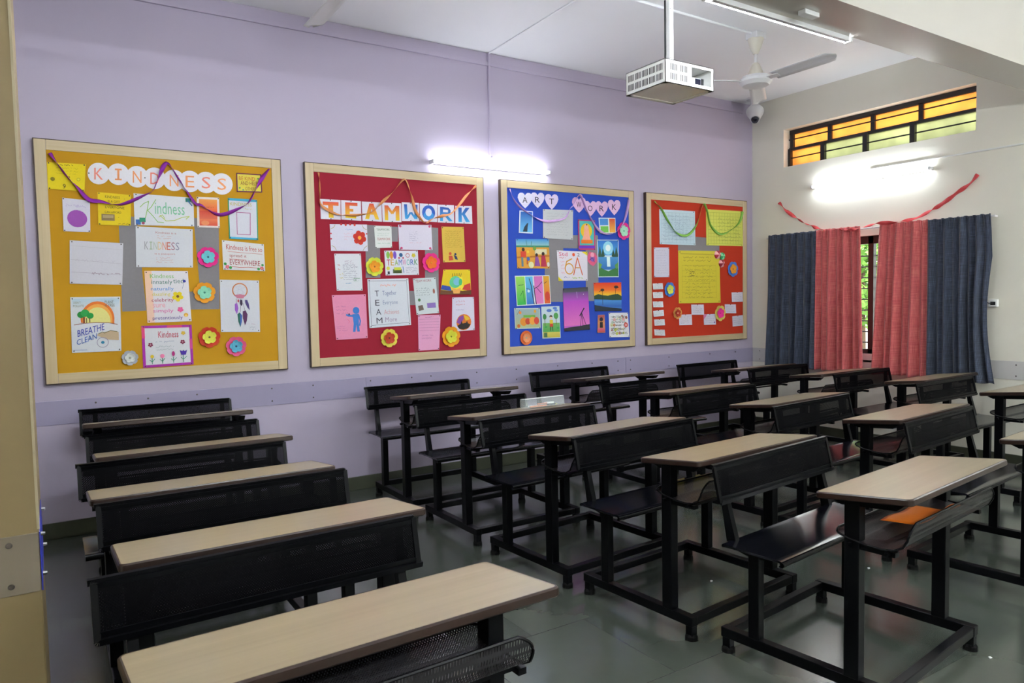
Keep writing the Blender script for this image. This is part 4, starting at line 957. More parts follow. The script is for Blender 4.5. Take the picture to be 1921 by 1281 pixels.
GL = {'T': [[(.12, .12), (.90, .12), (.90, .30), (.12, .30)], [(.38, .30), (.62, .30), (.64, .92), (.40, .92)]],
 'E': [[(.2, .1), (.42, .1), (.42, .9), (.2, .9)], [(.42, .1), (.82, .1), (.82, .26), (.42, .26)], [(.42, .42), (.60, .42), (.60, .56), (.42, .56)], [(.42, .74), (.74, .74), (.74, .9), (.42, .9)]],
 'A': [[(.38, .08), (.56, .08), (.34, .9), (.14, .9)], [(.40, .08), (.58, .08), (.86, .9), (.66, .9)], [(.32, .52), (.66, .52), (.70, .66), (.30, .66)]],
 'M': [[(.12, .14), (.30, .14), (.30, .92), (.12, .92)], [(.70, .14), (.90, .14), (.90, .92), (.70, .92)], [(.12, .14), (.30, .14), (.56, .50), (.48, .60)], [(.72, .14), (.90, .14), (.56, .60), (.46, .50)]],
 'W': [[(.12, .1), (.30, .1), (.34, .88), (.18, .88)], [(.74, .1), (.92, .1), (.88, .88), (.70, .88)], [(.20, .88), (.34, .88), (.54, .56), (.46, .50)], [(.72, .88), (.86, .88), (.58, .50), (.48, .56)]],
 'R': [[(.14, .12), (.32, .12), (.32, .92), (.14, .92)], [(.32, .12), (.66, .16), (.78, .28), (.32, .26)], [(.64, .20), (.78, .28), (.78, .42), (.62, .44)], [(.32, .42), (.78, .42), (.66, .54), (.32, .56)], [(.34, .54), (.54, .54), (.90, .90), (.68, .92)]],
 'K': [[(.18, .1), (.38, .1), (.38, .92), (.18, .92)], [(.62, .1), (.86, .1), (.46, .60), (.36, .46)], [(.40, .48), (.56, .44), (.86, .90), (.62, .92)]]}
for i, (ch, a, b_, c, d) in enumerate(TW):
    cols = [('d8403a', 'e8c828')] if i < 4 else [('2a4aa8', '3aa0dc')]
    ops = []
    c1, c2 = cols[0]
    if ch == 'O': ops = [('e', '2a5ab8', .5, .5, .38, .42), ('e', '3a90d4', .5, .66, .30, .24), ('e', 'dcdce8', .5, .48, .18, .22)]
    else:
        for pg in GL[ch]:
            ops.append(('pg', hx(c1), hx(c2), pg))
    word = 'orange and yellow' if i < 4 else 'blue'
    nth = ['first', 'second', 'third', 'fourth', 'fifth', 'sixth', 'seventh', 'last'][i]
    sheet(H2, [a, b_, c, d], 'dcdae6', ops, 'white card with painted %s letter %s, %s of the TEAMWORK title' % (word, ch, nth), 'square letter cards of the TEAMWORK title', 'letter_card', 'letter card', tilt=.002, pins=[(.5, .03), (.5, .97)])
sheet(H2, [(616.5, 418.8), (686.5, 419.6), (687.7, 470.3), (618.5, 469.5)], 'd8d6e6', [('e', 'c03030', .30, .0, .03), ('e', 'd04030', .42, .02, .03), ('e', 'c03030', .54, .0, .03), ('e', 'd04030', .66, .02, .03), ('e', 'c03040', .02, .35, .02), ('e', 'c03040', .02, .55, .02), ('e', 'c03040', .98, .35, .02), ('l', 'b0a060', .012, [(.02, .18), (.10, .12), (.14, .02)]), ('l', 'b0a060', .012, [(.86, .02), (.90, .14), (.98, .20)]), ('l', 'b0a060', .012, [(.02, .80), (.10, .86), (.14, .98)]), ('l', 'b0a060', .012, [(.86, .98), (.92, .86), (.98, .80)]),
  ('w', '8ab0d8', .40, .16, .70, .24, 1, .008), ('w', 'e0a8b8', .36, .30, .62, .62, 3, .006), ('fl', 'c83020', 'e8a030', .78, .50, .18, 6)], 'white card with scalloped red edge and red flower under the letter T', pins=None)
sheet(H2, [(699.7, 421.9), (732.5, 422.4), (733.3, 463.6), (702, 464.5)], 'dde0dc', [('t', '6a8070', 'TEAMWORK', .12, .12, .90, .22), ('w', 'a8c0b0', .15, .30, .9, .48, 2, .01), ('t', 'b06060', 'TEAMWORK', .12, .54, .92, .66), ('w', '70b090', .1, .74, .9, .84, 1, .014)], 'narrow pale paper headed TEAMWORK between two white cards')
sheet(H2, [(745.2, 419.8), (807.9, 420.4), (809.7, 468.3), (746.7, 467.6)], 'd9d2e2', [('e', 'd05080', .06, .06, .035), ('e', 'd05080', .94, .06, .035), ('e', 'd05080', .07, .93, .035), ('e', 'd05080', .93, .93, .035), ('w', '9a96b0', .3, .25, .6, .66, 5, .007), ('w', 'd8a0b0', .3, .68, .72, .76, 1, .007)], 'pale lilac paper with pink hearts in its corners')
sheet(H2, [(827.2, 423.4), (869.3, 424.3), (872, 490.7), (829.8, 491.5)], 'd8b448', [('w', 'a08428', .12, .10, .9, .60, 9, .008), ('e', 'c85030', .33, .76, .06), ('p', 'c85030', [(.26, .82), (.42, .82), (.46, .94), (.26, .96)]), ('e', '2a3a60', .56, .78, .05), ('p', '2a3a60', [(.48, .80), (.62, .84), (.66, .94), (.54, .92)])], 'amber yellow handwritten note with two tiny figures')
sheet(H2, [(718.9, 469.2), (782.3, 469), (784, 515.2), (721.1, 516.4)], 'dedde6', [('e', '8ac050', .10, .18, .05, .15), ('e', 'e09030', .20, .18, .05, .16), ('e', '7a50c0', .30, .18, .05, .16), ('e', '2a5a8a', .48, .18, .055), ('e', 'c04060', .42, .30, .025), ('e', 'c04060', .54, .30, .025), ('ring', 'c05060', .68, .20, .06, .015), ('fl', 'd8c840', 'd8c840', .86, .20, .06),
  ('t', 'b83040,d8a030,8ab040,4a70c0,d060a0,4ab0a0,3a60b0,3a8a50', 'TEAMWORK', .04, .36, .98, .60), ('r', '4a5a2a', .22, .76, .48, .92), ('r', 'c8d040', .26, .68, .46, .80), ('e', 'd8d850', .08, .72, .05), ('r', '202830', .06, .84, .12, .96), ('l', '4a80c0', .02, [(.52, .66), (.54, .90)]), ('w', '9a9ab0', .60, .66, .96, .92, 4, .008)], 'colourful TEAMWORK poster with doodles in the centre of the crimson board')
sheet(H2, [(624.8, 475), (674.8, 475), (677.8, 544.9), (629.2, 545.2)], 'dadce2', [('w', '606080', .28, .28, .85, .72, 8, .009), ('w', '9a6a90', .36, .18, .75, .28, 2, .009), ('w', 'c05040', .10, .26, .22, .46, 2, .014), ('w', '5090c0', .34, .78, .62, .82, 1, .014), ('w', '3a8a50', .66, .64, .92, .76, 2, .012), ('w', 'c8b850', .14, .5, .30, .7, 2, .010)], 'white paper with a round cloud of tiny words')
sheet(H2, [(686.7, 523.3), (764, 522), (768.7, 611), (690.2, 616.5)], 'd6dae2', [('l', '5a5a68', .008, [(.04, .04), (.95, .05), (.96, .94), (.05, .95), (.04, .04)]), ('w', 'f0a898', .3, .10, .75, .18, 1, .014), ('t', '4a4a58', 'T', .16, .24, .26, .36), ('t', '4a4a58', 'E', .16, .43, .26, .55), ('t', '4a4a58', 'A', .17, .62, .29, .74), ('t', '4a4a58', 'M', .17, .80, .31, .92), ('t', '7080a8', 'Together', .34, .25, .68, .37), ('t', '8090b0', 'Everyone', .34, .45, .70, .56), ('t', 'd0a0a8', 'Achieves', .36, .64, .72, .74), ('t', 'a090a8', 'More', .38, .80, .66, .90)], 'large white TEAM acrostic sheet with thin double border', dep=.002)
sheet(H2, [(772.8, 522.6), (815.7, 520.2), (822, 588.2), (779.3, 591.5)], 'ccd4d6', [('t', 'a04858', 'TEAM WORK', .10, .04, .80, .11), ('w', '6a7a80', .08, .25, .75, .50, 4, .010), ('e', '9a6050', .86, .38, .05, .07), ('e', '507a50', .18, .60, .06), ('p', '6a5a50', [(.1, .76), (.3, .74), (.34, .88), (.12, .90)]), ('r', '8a70b8', .50, .70, .88, .84)], 'tilted pale blue grey note headed TEAM WORK')
sheet(H2, [(831, 505.4), (881.3, 505.4), (883, 553), (823.6, 553)], 'e2c41c', [('p', 'e8d83a', [(.3, .3), (.7, .3), (.75, .8), (.25, .8)]), ('e', '5ac08a', .46, .50, .20), ('e', '78b8d8', .52, .48, .13), ('e', '4ab870', .64, .50, .06, .14), ('p', '2a4aa0', [(.02, .62), (.30, .68), (.36, .86), (.0, .80)]), ('p', 'c83a34', [(.98, .54), (.78, .62), (.70, .80), (.99, .86)]), ('p', '6a4020', [(.0, .82), (.30, .86), (.5, .80), (.70, .86), (1, .82), (1, 1), (0, 1)]), ('p', 'e0a050', [(.36, .72), (.52, .80), (.66, .72), (.62, .96), (.42, .96)]), ('l', '303020', .016, [(.34, .16), (.36, .28)]), ('l', '303020', .016, [(.42, .15), (.44, .26)]), ('l', '303020', .016, [(.50, .15), (.51, .26)]), ('l', '303020', .016, [(.58, .15), (.58, .26)]), ('l', '303020', .016, [(.66, .16), (.64, .28)])], 'yellow painting of hands holding a globe')
sheet(H2, [(619.8, 553.8), (683.6, 552.1), (686.7, 635.4), (627.5, 638.8)], 'e08cae', [('e', '3a7ac8', .68, .36, .10), ('p', '3a7ac8', [(.56, .44), (.76, .44), (.74, .66), (.76, .84), (.68, .84), (.66, .68), (.62, .84), (.54, .84), (.58, .66)]), ('l', '3a7ac8', .05, [(.60, .48), (.44, .47), (.38, .45)]), ('l', '3a7ac8', .04, [(.75, .47), (.79, .60), (.76, .70)]), ('e', '2a3a60', .46, .44, .025), ('w', 'b8709a', .08, .22, .45, .45, 3, .007), ('w', 'b8709a', .05, .68, .4, .82, 3, .007), ('l', 'e0607a', .01, [(.4, .55), (.46, .60), (.42, .64)])], 'pink paper with a blue cut-out figure of a person', dep=.003)
sheet(H2, [(847.4, 558.7), (888.4, 557.9), (889.5, 621), (846.2, 624.3)], 'd8d4e6', [('w', 'd07080', .16, .08, .6, .26, 2, .012), ('w', '8a80b0', .16, .34, .6, .40, 1, .010), ('e', 'e07828', .52, .74, .33), ('p', '8a4aa0', [(.50, .53), (.30, .58), (.20, .74), (.36, .80), (.52, .64)]), ('p', 'e8c030', [(.52, .53), (.70, .58), (.80, .66), (.60, .70)]), ('p', '302420', [(.22, .84), (.38, .78), (.42, .68), (.46, .78), (.62, .76), (.66, .70), (.70, .78), (.82, .82), (.70, .93), (.5, .96), (.32, .93)])], 'white paper with a round sunset picture on the crimson board')
sheet(H2, [(782.3, 592.3), (825.2, 591.5), (822, 657.9), (783, 660)], 'e0a0c4', [('l', '9a5a88', .010, [(.05, .12), (.95, .12)]), ('l', '9a5a88', .008, [(.05, .20), (.95, .20)]), ('l', '9a5a88', .008, [(.05, .28), (.95, .28)]), ('l', '9a5a88', .008, [(.05, .36), (.95, .36)]), ('l', '9a5a88', .008, [(.05, .44), (.95, .44)]), ('w', '8a4a78', .3, .03, .8, .09, 1, .012), ('w', 'b070a0', .15, .54, .7, .70, 2, .010)], 'pink ruled note at the bottom of the crimson board')
for c, r_, a, b_, k_, lab in (((699.6, 499.7), 17.5, 'd0d840', 'e89a1c', 'a05a10', 'lime yellow paper flower with orange middle on the crimson board'), ((806.4, 492.3), 17.5, 'e82c8c', 'e8701c', 'e8a020', 'hot pink paper flower with orange middle on the crimson board'), ((727, 635.4), 17, 'd8cc48', 'b83c1c', '5a2010', 'yellow paper flower with dark red middle at the bottom of the crimson board'), ((844, 633.3), 18, 'e89a14', 'd4d43c', '8a8a20', 'orange paper flower with yellow middle at the bottom of the crimson board')):
    flower(H2, c, r_, a, b_, k_, lab)
ribbon(H2, [(594.7, 322), (595.9, 336.8), (596.7, 360.3), (599, 382.1), (614.6, 393.8), (631.8, 400.9), (653.7, 402.4), (672.4, 401.6), (694.3, 396.2), (713.8, 377.4), (734.9, 357.1), (756, 334.5), (768.2, 363.8), (775.6, 391.9), (787.4, 410.5), (796.3, 417.1), (808.2, 409), (826, 403.8), (843.8, 398.6), (858.6, 383), (873.5, 363.8), (891.2, 346)], 'e0945c', 'peach orange ribbon draped over the TEAMWORK letters', wd=.024, twist=16)

# ================= board 3: art work (blue)
H3 = board(3.309, 4.814, [(951.9, 349.9), (1178.6, 368.1), (1181, 641.4), (956.2, 651.5)], '2348b4',
 'blue pin board full of children paintings, third from the left',
 [[(1026, 440), (1076, 440), (1120, 440), (1122, 466), (1028, 464)], [(1022, 450), (1056, 450), (1056, 567), (1021, 567)], [(1098, 440), (1121, 441), (1122, 566), (1098, 566)]])
HEART = [(.5, 1.0), (.30, .82), (.10, .58), (.0, .34), (.04, .14), (.16, .03), (.32, .02), (.44, .10), (.5, .20), (.56, .10), (.68, .02), (.84, .03), (.96, .14), (1.0, .34), (.90, .58), (.70, .82)]
for (u, v, ch, c, w_, lab) in ((985, 373.5, 'A', 'd8d4e6', 27, 'first heart'), (1008.3, 373, 'R', 'd6cde4', 26, 'second heart'), (1034.2, 376, 'T', 'd8c8e6', 25, 'third heart'), (1085, 382, 'W', 'e2b8dc', 26, 'fourth heart'), (1106.2, 389, 'O', 'e2b8dc', 25, 'fifth heart'), (1128, 389.3, 'R', 'e0b4da', 24, 'sixth heart'), (1151.2, 386.5, 'K', 'e2b8dc', 24, 'last heart')):
    h_ = 30
    sheet(H3, [(u-w_/2, v-h_/2), (u+w_/2, v-h_/2+1), (u+w_/2, v+h_/2+1), (u-w_/2, v+h_/2)], c, [('t', '2a2430', ch, .32, .30, .66, .66), ('w', 'c8a0c8', .3, .76, .6, .82, 1, .012)], 'pale pink paper heart with letter %s, %s of the ART WORK title' % (ch, lab), 'paper hearts of the ART WORK title', 'paper_heart', 'letter card', dep=.001*(int(u) % 3), tilt=.002, shape=HEART, pins=None)
def P3_(q, col, ops, lab, **k): return sheet(H3, q, col, ops, lab, **k)
P3_([(975, 393), (999.7, 394.4), (999, 436.9), (973, 435.5)], 'e0e4ee', [('g', '2a60b8', '70c0f0', .08, .05, .94, .95), ('p', '203040', [(.28, .93), (.38, .72), (.56, .56), (.66, .54), (.62, .70), (.60, .93)])], 'small blue picture of a dark animal silhouette looking up', pins=None)
P3_([(1018.3, 390.4), (1074.4, 392.4), (1073.4, 448.8), (1017.9, 445.5)], 'c4c6c8', [('w', 'a4a8ac', .12, .10, .88, .90, 9, .006)], 'grey white sheet of faint writing below the ART title')
P3_([(1083.1, 409.9), (1115, 411.8), (1115, 468.6), (1083.7, 468.6)], 'b83a70', [('r', '48b8b0', .08, .04, .93, .84), ('e', 'e8c01c', .48, .36, .34), ('p', 'f0a890', [(.36, .22), (.60, .22), (.66, .50), (.74, .66), (.22, .66), (.32, .50)]), ('e', 'e8b0a0', .48, .24, .12), ('r', 'e8781c', .16, .66, .84, .78), ('e', '704030', .50, .16, .04), ('r', '6a2ac0', .02, .86, .96, .94)], 'turquoise and yellow painting of a seated pink figure with halo', dep=.002)
P3_([(1122.2, 406.8), (1153.7, 407), (1153.9, 436.2), (1123.7, 436.8)], 'e4e8e8', [('r', '4a90d8', .05, .05, .55, .48), ('r', '70c050', .07, .54, .55, .94), ('g', 'd84838', 'e8b040', .62, .05, .97, .95)], 'white card with blue, green and orange panes', pins=None)
P3_([(1119.3, 448.7), (1159.5, 448.9), (1159.4, 520.6), (1120.4, 520.6)], 'cfe0ea', [('g', '2a70c8', '50a8e0', .03, .02, .97, .42), ('e', '9adcf0', .50, .22, .24), ('e', 'f0fcfc', .50, .22, .12), ('p', '28503a', [(.03, .40), (.12, .16), (.18, .40), (.26, .22), (.34, .44), (.03, .54)]), ('p', '28503a', [(.97, .40), (.88, .18), (.82, .40), (.74, .26), (.66, .44), (.97, .54)]), ('g', '4890c8', '2a6ab8', .03, .46, .97, .80), ('p', 'e0f8f8', [(.42, .46), (.58, .46), (.60, .72), (.44, .72)]), ('p', '3a7a40', [(.03, .70), (.3, .80), (.5, .84), (.97, .72), (.97, .98), (.03, .98)]), ('p', '70a850', [(.03, .60), (.2, .66), (.1, .78), (.03, .76)]), ('p', '5a9a50', [(.97, .60), (.8, .68), (.86, .78), (.97, .76)])], 'painting of a moonlit lake between dark fir trees')
P3_([(967.8, 446.8), (1028.9, 447.5), (1029.9, 503.3), (969.8, 502.6)], 'd89a34', [('g', '3a90d8', '9ac8c0', .0, .0, 1, .26), ('l', '306a50', .012, [(.3, .04), (.32, .24)]), ('l', '306a50', .012, [(.46, .08), (.44, .24)]), ('r', '408a70', .0, .22, 1, .28), ('r', 'e0d8b0', .55, .34, .92, .52), ('p', 'b87020', [(.0, .60), (1, .54), (1, .60), (0, .66)]), ('e', '50301c', .20, .36, .045), ('r', 'd0402a', .12, .42, .28, .62), ('r', '5a7a8a', .13, .62, .19, .94), ('e', 'e8c030', .34, .44, .04), ('r', 'e0a030', .28, .48, .40, .60), ('e', '3a60a8', .34, .68, .05), ('r', 'b04030', .29, .7, .32, .86), ('e', '301c14', .60, .54, .04), ('p', '8a4a9a', [(.56, .60), (.64, .60), (.70, .92), (.52, .92)]), ('e', '301c14', .80, .50, .045), ('p', 'b02a4a', [(.75, .56), (.86, .56), (.90, .94), (.72, .94)]), ('e', 'd8d8a8', .42, .88, .08), ('e', 'e0e0d8', .95, .86, .04, .08), ('e', '70a040', .54, .32, .05)], 'orange and blue folk style village painting with several people', dep=.001)
P3_([(1043.5, 468.7), (1100.6, 471.8), (1100.7, 526.8), (1046, 526.8)], 'e2dce6', [('t', 'd85a80', 'Std', .06, .05, .34, .18), ('e', 'd8502a', .54, .12, .045), ('t', '404048', '2', .66, .06, .74, .17), ('w', 'd88090', .06, .20, .3, .28, 1, .012), ('ring', 'e0a030', .38, .60, .15, .03), ('l', 'e0a030', .03, [(.48, .26), (.30, .36), (.24, .58)]), ('l', 'd86030', .03, [(.52, .80), (.66, .22), (.82, .80)]), ('l', 'd89030', .025, [(.58, .56), (.76, .56)]), ('p', 'e8d820', [(.80, .0), (1, .0), (1, .14)]), ('p', 'e8d820', [(.0, .86), (.14, 1), (0, 1)]), ('w', '5a6ab0', .18, .84, .40, .92, 1, .01), ('w', 'a0c030', .46, .86, .9, .95, 1, .014), ('w', 'e8a0b8', .1, .3, .25, .8, 4, .008)], 'white class poster lettered Std 6A with yellow corners', dep=.001)
P3_([(1101, 471.5), (1119, 473), (1119, 500), (1101, 498)], 'dc5a80', [('e', '8a5ab0', .52, .48, .24), ('l', '3a2a60', .05, [(.2, .6), (.5, .4), (.7, .7)]), ('e', 'f0a0b8', .5, .2, .2)], 'small rounded pink card beside the class poster', shape=[(.2, 0), (.8, .04), (1, .3), (.96, .7), (.6, 1), (.3, .92), (.0, .66), (.04, .25)], pins=None)
P3_([(965.7, 516.7), (1029.9, 516), (1032.4, 570.8), (968.8, 574.3)], 'e0e4e6', [('g', 'a0d860', '30b850', .02, .03, .27, .97), ('g', '60c0e8', '3a78c8', .29, .03, .50, .97), ('g', 'd870c0', 'e080c0', .54, .03, .78, .97), ('g', 'e0a828', 'e05a28', .81, .03, .98, .97), ('l', '303048', .022, [(.50, .97), (.46, .6), (.44, .3), (.40, .1)]), ('l', '303048', .024, [(.56, .97), (.53, .6), (.52, .35)]), ('l', '303048', .016, [(.54, .44), (.66, .36), (.76, .22)]), ('l', '303048', .014, [(.60, .42), (.72, .60)]), ('l', '303048', .012, [(.30, .42), (.40, .47)]), ('e', 'd8e8f0', .36, .52, .035), ('l', '206a30', .012, [(.12, .66), (.20, .5), (.22, .86)]), ('l', '303048', .012, [(.08, .32), (.22, .30)]), ('e', 'd04030', .90, .72, .07, .16), ('l', '303048', .012, [(.82, .28), (.90, .22)])], 'painting split into green, blue, pink and orange season strips', pins=None)
P3_([(1054.5, 541.3), (1101.4, 539.2), (1104.7, 620.6), (1056.6, 623.4)], 'c060c0', [('g', '383840', '505058', 0, 0, 1, .10), ('g', '6a4a80', 'b050c0', 0, .10, 1, .30), ('g', 'b848c0', 'd870b8', 0, .30, 1, .88), ('p', '303038', [(0, .93), (.3, .91), (.6, .90), (1, .87), (1, 1), (0, 1)]), ('l', 'b090c8', .02, [(.54, .10), (.55, .24)]), ('l', '241c30', .04, [(.62, .66), (.80, .49)]), ('l', '241c30', .018, [(.70, .60), (.62, .90)]), ('l', '241c30', .018, [(.70, .60), (.73, .90)]), ('l', '241c30', .018, [(.70, .60), (.86, .90)]), ('e', 'ffffff', .80, .16, .012)], 'magenta night sky painting with a telescope silhouette', dep=.002)
P3_([(1112.2, 531), (1164.6, 530.7), (1164.6, 585.5), (1114, 585.5)], '3a70b8', [('g', 'd8301c', 'e8701c', 0, 0, 1, .28), ('g', 'e8801c', 'e8d030', 0, .28, 1, .52), ('p', '2c4a30', [(0, .46), (.15, .40), (.3, .44), (.5, .46), (.7, .42), (.86, .40), (1, .48), (1, .66), (.5, .60), (0, .58)]), ('g', '4a90d0', '2a5ab0', 0, .62, 1, .85), ('p', '1c2a38', [(0, .78), (.3, .84), (.6, .88), (1, .92), (1, 1), (0, 1)]), ('l', '302420', .014, [(.30, .78), (.30, .26), (.18, .32)]), ('l', '302420', .014, [(.76, .44), (.80, .14), (.9, .18)]), ('e', '402c28', .30, .26, .07, .05), ('e', '402c28', .80, .16, .08, .05)], 'bright red and orange sunset painting over a blue lake', dep=.001)
P3_([(964.2, 578.2), (1011.9, 578.2), (1012.8, 617), (965.3, 617.8)], 'b8c8c8', [('g', '98b0b8', 'b0b880', .03, .05, .97, .95), ('e', 'e08030', .22, .22, .05), ('e', 'e0a030', .80, .16, .05), ('r', '70b040', .34, .34, .80, .46), ('e', 'e09030', .34, .66, .14, .20), ('e', 'c84830', .50, .64, .10, .16), ('e', 'e8a040', .68, .62, .12, .20), ('e', 'd04838', .84, .62, .10, .18), ('e', 'c86a28', .14, .86, .06), ('l', '7a5040', .012, [(.1, .3), (.2, .1)])], 'small autumn harvest picture with orange pumpkins', dep=.001)
P3_([(1014.2, 575.7), (1048, 575), (1049.8, 636), (1015.6, 636.8)], 'c8d8e0', [('e', '5a80d0', .42, .13, .14, .05), ('e', '5a80d0', .74, .06, .12, .04), ('e', '6a90d8', .80, .13, .10, .035), ('g', '70b060', '50a050', .05, .52, .97, .80), ('g', 'd8cc60', 'c8b848', .05, .80, .97, .97), ('e', '3a8a4a', .16, .32, .10, .09), ('e', '50a050', .78, .30, .13, .10), ('l', '6a4a2a', .03, [(.16, .40), (.17, .60)]), ('l', '6a4a2a', .03, [(.78, .38), (.78, .56)]), ('e', '302820', .50, .32, .08, .045), ('e', 'e8c8a8', .50, .36, .06, .04), ('r', 'e0c830', .42, .42, .60, .54), ('r', 'c84028', .42, .54, .60, .64), ('l', '202020', .03, [(.46, .64), (.45, .76)]), ('l', '202020', .03, [(.56, .64), (.57, .76)]), ('e', '3aa050', .20, .64, .08, .03), ('e', '3aa050', .86, .68, .08, .03), ('r', '507a50', .08, .82, .26, .96)], 'childish drawing of a boy standing in a green garden', pins=None, dep=.002)
P3_([(1120.4, 593.2), (1133, 592.5), (1133, 627), (1118.3, 627)], 'c88060', [('g', 'a04050', 'd09050', .05, .03, .95, .5), ('e', '201830', .5, .25, .25, .12), ('r', '201c20', .3, .40, .7, .72), ('g', 'd06080', 'c85040', .05, .75, .95, .97)], 'tiny narrow dark and pink card on the blue board', pins=None, tilt=.01)
dood = [('w', '707068', .08, .10, .92, .92, 7, .014)]
rd = random.Random(9)
for i in range(22): dood.append(('e', rd.choice(['c8d060', 'd89070', 'e0a8a8', 'b0c8b0', 'a06050', 'd8d8a0', 'f0ecec']), rd.uniform(.12, .88), rd.uniform(.10, .90), rd.uniform(.03, .075)))
dood += [('e', 'd05048', .84, .50, .10), ('e', 'e8b0a8', .84, .50, .05), ('w', '55554c', .1, .12, .9, .9, 5, .012)]
P3_([(1140.8, 589), (1177.3, 589), (1179.4, 636), (1141.7, 636)], 'e4e4e8', dood, 'white paper covered in small coloured doodles at the lower right of the blue board')
flower(H3, (1168, 432.4), 13, 'e0288c', 'a8dcc0', '4a9a7a', 'pink paper flower with mint middle on the blue board')
flower(H3, (985, 634.7), 11.5, 'e07038', 'e89868', '7ac0b0', 'small orange paper rosette at the lower left of the blue board', 12, 8)
ribbon(H3, [(955.2, 352.6), (961.9, 371.2), (973.8, 387.1), (993.7, 401.7), (1015, 412.3), (1033.5, 413.6), (1057.4, 407), (1066.7, 389.7), (1072.5, 383.7), (1085, 363.7), (1096.2, 390), (1106.2, 410), (1117.4, 427.4), (1129.9, 436.2), (1142.4, 438), (1156.2, 431.2), (1167.4, 415), (1173.6, 393.7), (1177.4, 372.5)], 'c8a0d4', 'pale lilac ribbon draped across the blue board', wd=.024, twist=9)

# ================= board 4: charts (orange red)
H4 = board(4.981, 6.453, [(1220.5, 374), (1392, 391.6), (1392.7, 628), (1223.6, 635.8)], 'b82c08',
 'orange red pin board nearest the room corner',
 [[(1272, 460), (1304, 446), (1324, 448), (1349, 464), (1349, 476), (1272, 474)]])
def grid(c, nx, ny, s0=.05, t0=.08, s1=.95, t1=.95, w_=.006):
    o_ = []
    for i in range(nx+1): o_.append(('l', c, w_, [(s0+(s1-s0)*i/nx, t0), (s0+(s1-s0)*i/nx, t1)]))
    for i in range(ny+1): o_.append(('l', c, w_, [(s0, t0+(t1-t0)*i/ny), (s1, t0+(t1-t0)*i/ny)]))
    return o_
sheet(H4, [(1236.3, 392.7), (1303, 398), (1303.7, 461.9), (1236.9, 458.9)], 'c6dbe6', grid('a8c0d0', 9, 8)+[('w', '8aa0b8', .08, .12, .92, .9, 8, .005)], 'pale blue timetable chart at the top left of the orange board')
sheet(H4, [(1323.6, 394.5), (1391.5, 399.8), (1392, 465.4), (1324.1, 462.4)], 'd6d860', grid('b0b848', 12, 9)+[('w', '8a9040', .3, .2, .95, .9, 7, .005)], 'lime yellow timetable chart at the top right of the orange board')
sheet(H4, [(1226.7, 464.8), (1255, 465.4), (1255, 520.8), (1226.5, 520.8)], 'd2cfe0', [('w', 'b4b0c8', .1, .06, .9, .9, 10, .010)], 'narrow white list hanging at the left of the orange board')
sheet(H4, [(1272, 471.2), (1348.7, 473.6), (1350.7, 570.7), (1273, 570.7)], 'd8c838', [('l', 'a89830', .010, [(.05, .06), (.95, .07)]), ('w', '8a7c28', .1, .10, .9, .22, 2, .006), ('w', 'a09030', .15, .26, .9, .92, 10, .006)]+grid('b4a62c', 5, 6, .08, .28, .90, .90, .004)+[('w', '6a6420', .25, .38, .40, .50, 3, .012)], 'large yellow handwritten chart in the middle of the orange board')
for i, (x, y, w_, h_, sl) in enumerate(((255, 362, 140, 84, -.4), (256, 484, 140, 84, -.3), (258, 617, 142, 82, .1), (266, 745, 146, 84, -1.5), (279, 873, 146, 86, -.4), (281, 1016, 148, 84, 1))):
    u, v = 1200+x/7.533, 490+y/7.533; a, b_ = w_/15.07, h_/15.07
    nm = ['topmost', 'second', 'third', 'fourth', 'fifth', 'lowest'][i]
    sheet(H4, [(u-a, v-b_-sl*.5), (u+a, v-b_+sl*.5), (u+a, v+b_+sl*.5), (u-a, v+b_-sl*.5)], 'd6dade', [('w', '9098a0', .08, .12, .92, .9, 4, .014)], 'small white name slip, %s of six in the left column of the orange board' % nm, group='name slips on the orange board', pins=[(.5, .02)], tilt=.008)
for (x, y, w_, h_, sl, lab) in ((1370, 530, 155, 135, -.4, 'white card at the right frame of the orange board, upper of two there'), (1275, 695, 155, 125, .5, 'pale card just left of the right frame on the orange board'), (1378, 866, 150, 145, -2, 'tilted white card at the right frame of the orange board, lower of two there'), (815, 700, 176, 143, .3, 'white card directly below the big yellow chart'), (645, 841, 180, 150, -.4, 'white card beside the small red flower on the orange board'), (985, 841, 168, 150, -.4, 'white card with pink corner beside the pink flower on the orange board')):
    u, v = 1200+x/7.533, 490+y/7.533; a, b_ = w_/15.07, h_/15.07
    sheet(H4, [(u-a, v-b_-sl*.5), (u+a, v-b_+sl*.5), (u+a, v+b_+sl*.5), (u-a, v+b_-sl*.5)], 'd8d4e2', [('w', 'a8a4b4', .1, .15, .9, .88, 4, .012)]+([('p', 'd880b0', [(0, 0), (.3, 0), (0, .5)]), ('e', '7a4a90', .88, .78, .05)] if x == 985 else []), lab, pins=[(.5, .04)], tilt=.006)
for c, r_, a, b_, k_, lab in (((1255, 544.4), 10.5, '3a78d0', 'd4dc50', '7ab0e0', 'blue paper flower with yellow middle on the orange board'), ((1372.6, 508), 10, '4a78d0', 'e89a1c', 'a06010', 'blue paper flower with orange middle on the orange board'), ((1269.7, 588.9), 8.5, 'd89a50', 'a83018', 'e0c8a0', 'small tan paper flower with red middle on the orange board'), ((1349.3, 590.2), 10.5, 'd8cc60', 'e82c90', 'c02070', 'yellow paper flower with pink middle on the orange board')):
    flower(H4, c, r_, a, b_, k_, lab)
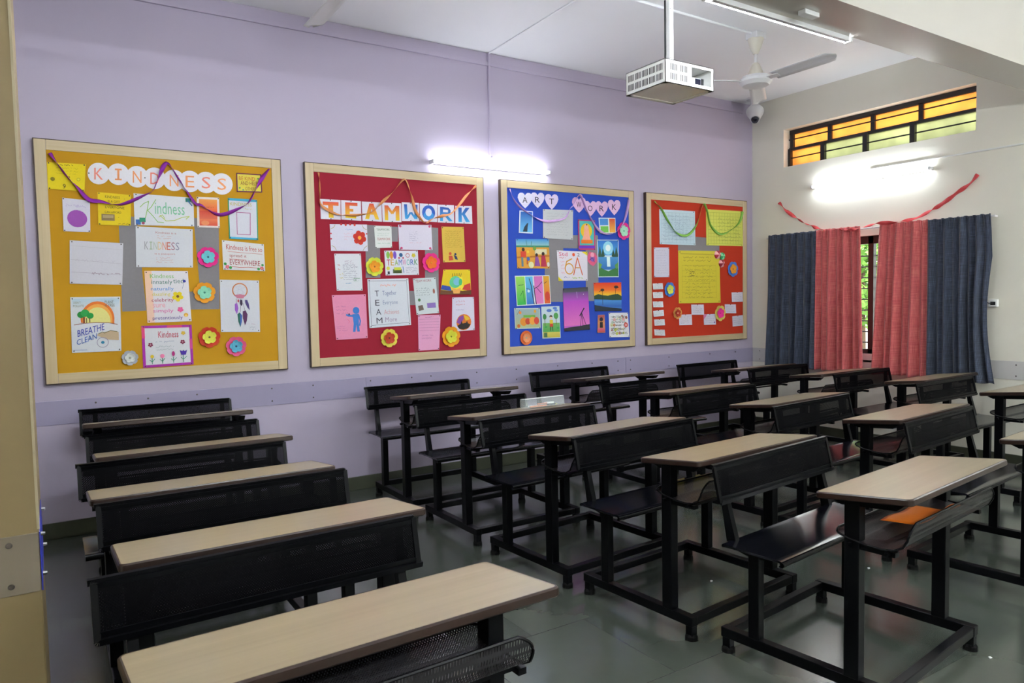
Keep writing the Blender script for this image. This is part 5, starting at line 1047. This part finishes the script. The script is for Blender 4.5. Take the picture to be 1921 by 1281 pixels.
for (c, r_, a, b_, lab) in (((1344.6, 480.6), 5.5, 'a82038', 'f0b8b8', 'upper small maroon and pink paper ball beside the yellow chart'), ((1353.4, 483.5), 5, '30a060', '8ae0a8', 'small green paper ball beside the yellow chart'), ((1352.3, 497), 5.2, '901830', 'f0a8b0', 'lower small maroon and pink paper ball beside the yellow chart')):
    x, z = H4(*c); R1 = abs(H4(c[0]+r_, c[1])[0]-x)
    r = thing('paper_ball', lab, 'paper ball', (x, YB-.004, z), group='small paper balls on the orange board')
    faces = []
    for i in range(6):
        for j in range(5):
            def P(a_, e_): return Vector((R1*cos(a_)*cos(e_), -R1*.6*sin(e_), R1*sin(a_)*cos(e_)))
            a0, a1 = 2*pi*i/6, 2*pi*(i+1)/6; e0, e1 = pi/2*j/5, pi/2*(j+1)/5
            for k in range(2):
                q0 = a0+(a1-a0)*k/2; q1 = a0+(a1-a0)*(k+1)/2
                faces.append(([P(q0, e0), P(q1, e0), P(q1, e1), P(q0, e1)], hx(a if i % 2 else b_)))
    inkobj('paper_fan', faces, r)
ribbon(H4, [(1225.2, 378), (1237.5, 392), (1250.4, 415.6), (1265.6, 436.7), (1279.6, 443.7), (1291.4, 440.2), (1303, 425), (1310, 406.2), (1317, 385), (1324.2, 400.4), (1330, 425), (1347.6, 442), (1368.7, 434.3), (1383.9, 420.3), (1389.7, 400.4)], '86c050', 'light green ribbon draped over the two charts on the orange board', wd=.026, twist=9)
# streamer over the window
W3 = [atx(u, v, XR-.012) for u, v in ((1463, 380), (1478, 396), (1500, 412), (1524, 424), (1548, 431))]
W3 += [atx(u, v, XR-.150) for u, v in ((1600, 431), (1625, 425), (1652, 419), (1680, 417))]
W3 += [atx(u, v, XR-.012) for u, v in ((1715, 411), (1745, 397), (1770, 382), (1800, 360), (1822, 344), (1836, 327))]
ribbon(None, None, 'd4484c', 'twisted red crepe streamer sagging over the curtains', wd=.036, twist=24, yoff=.016, name='crepe_streamer', P3=W3, nrm=(-1, 0, 0))
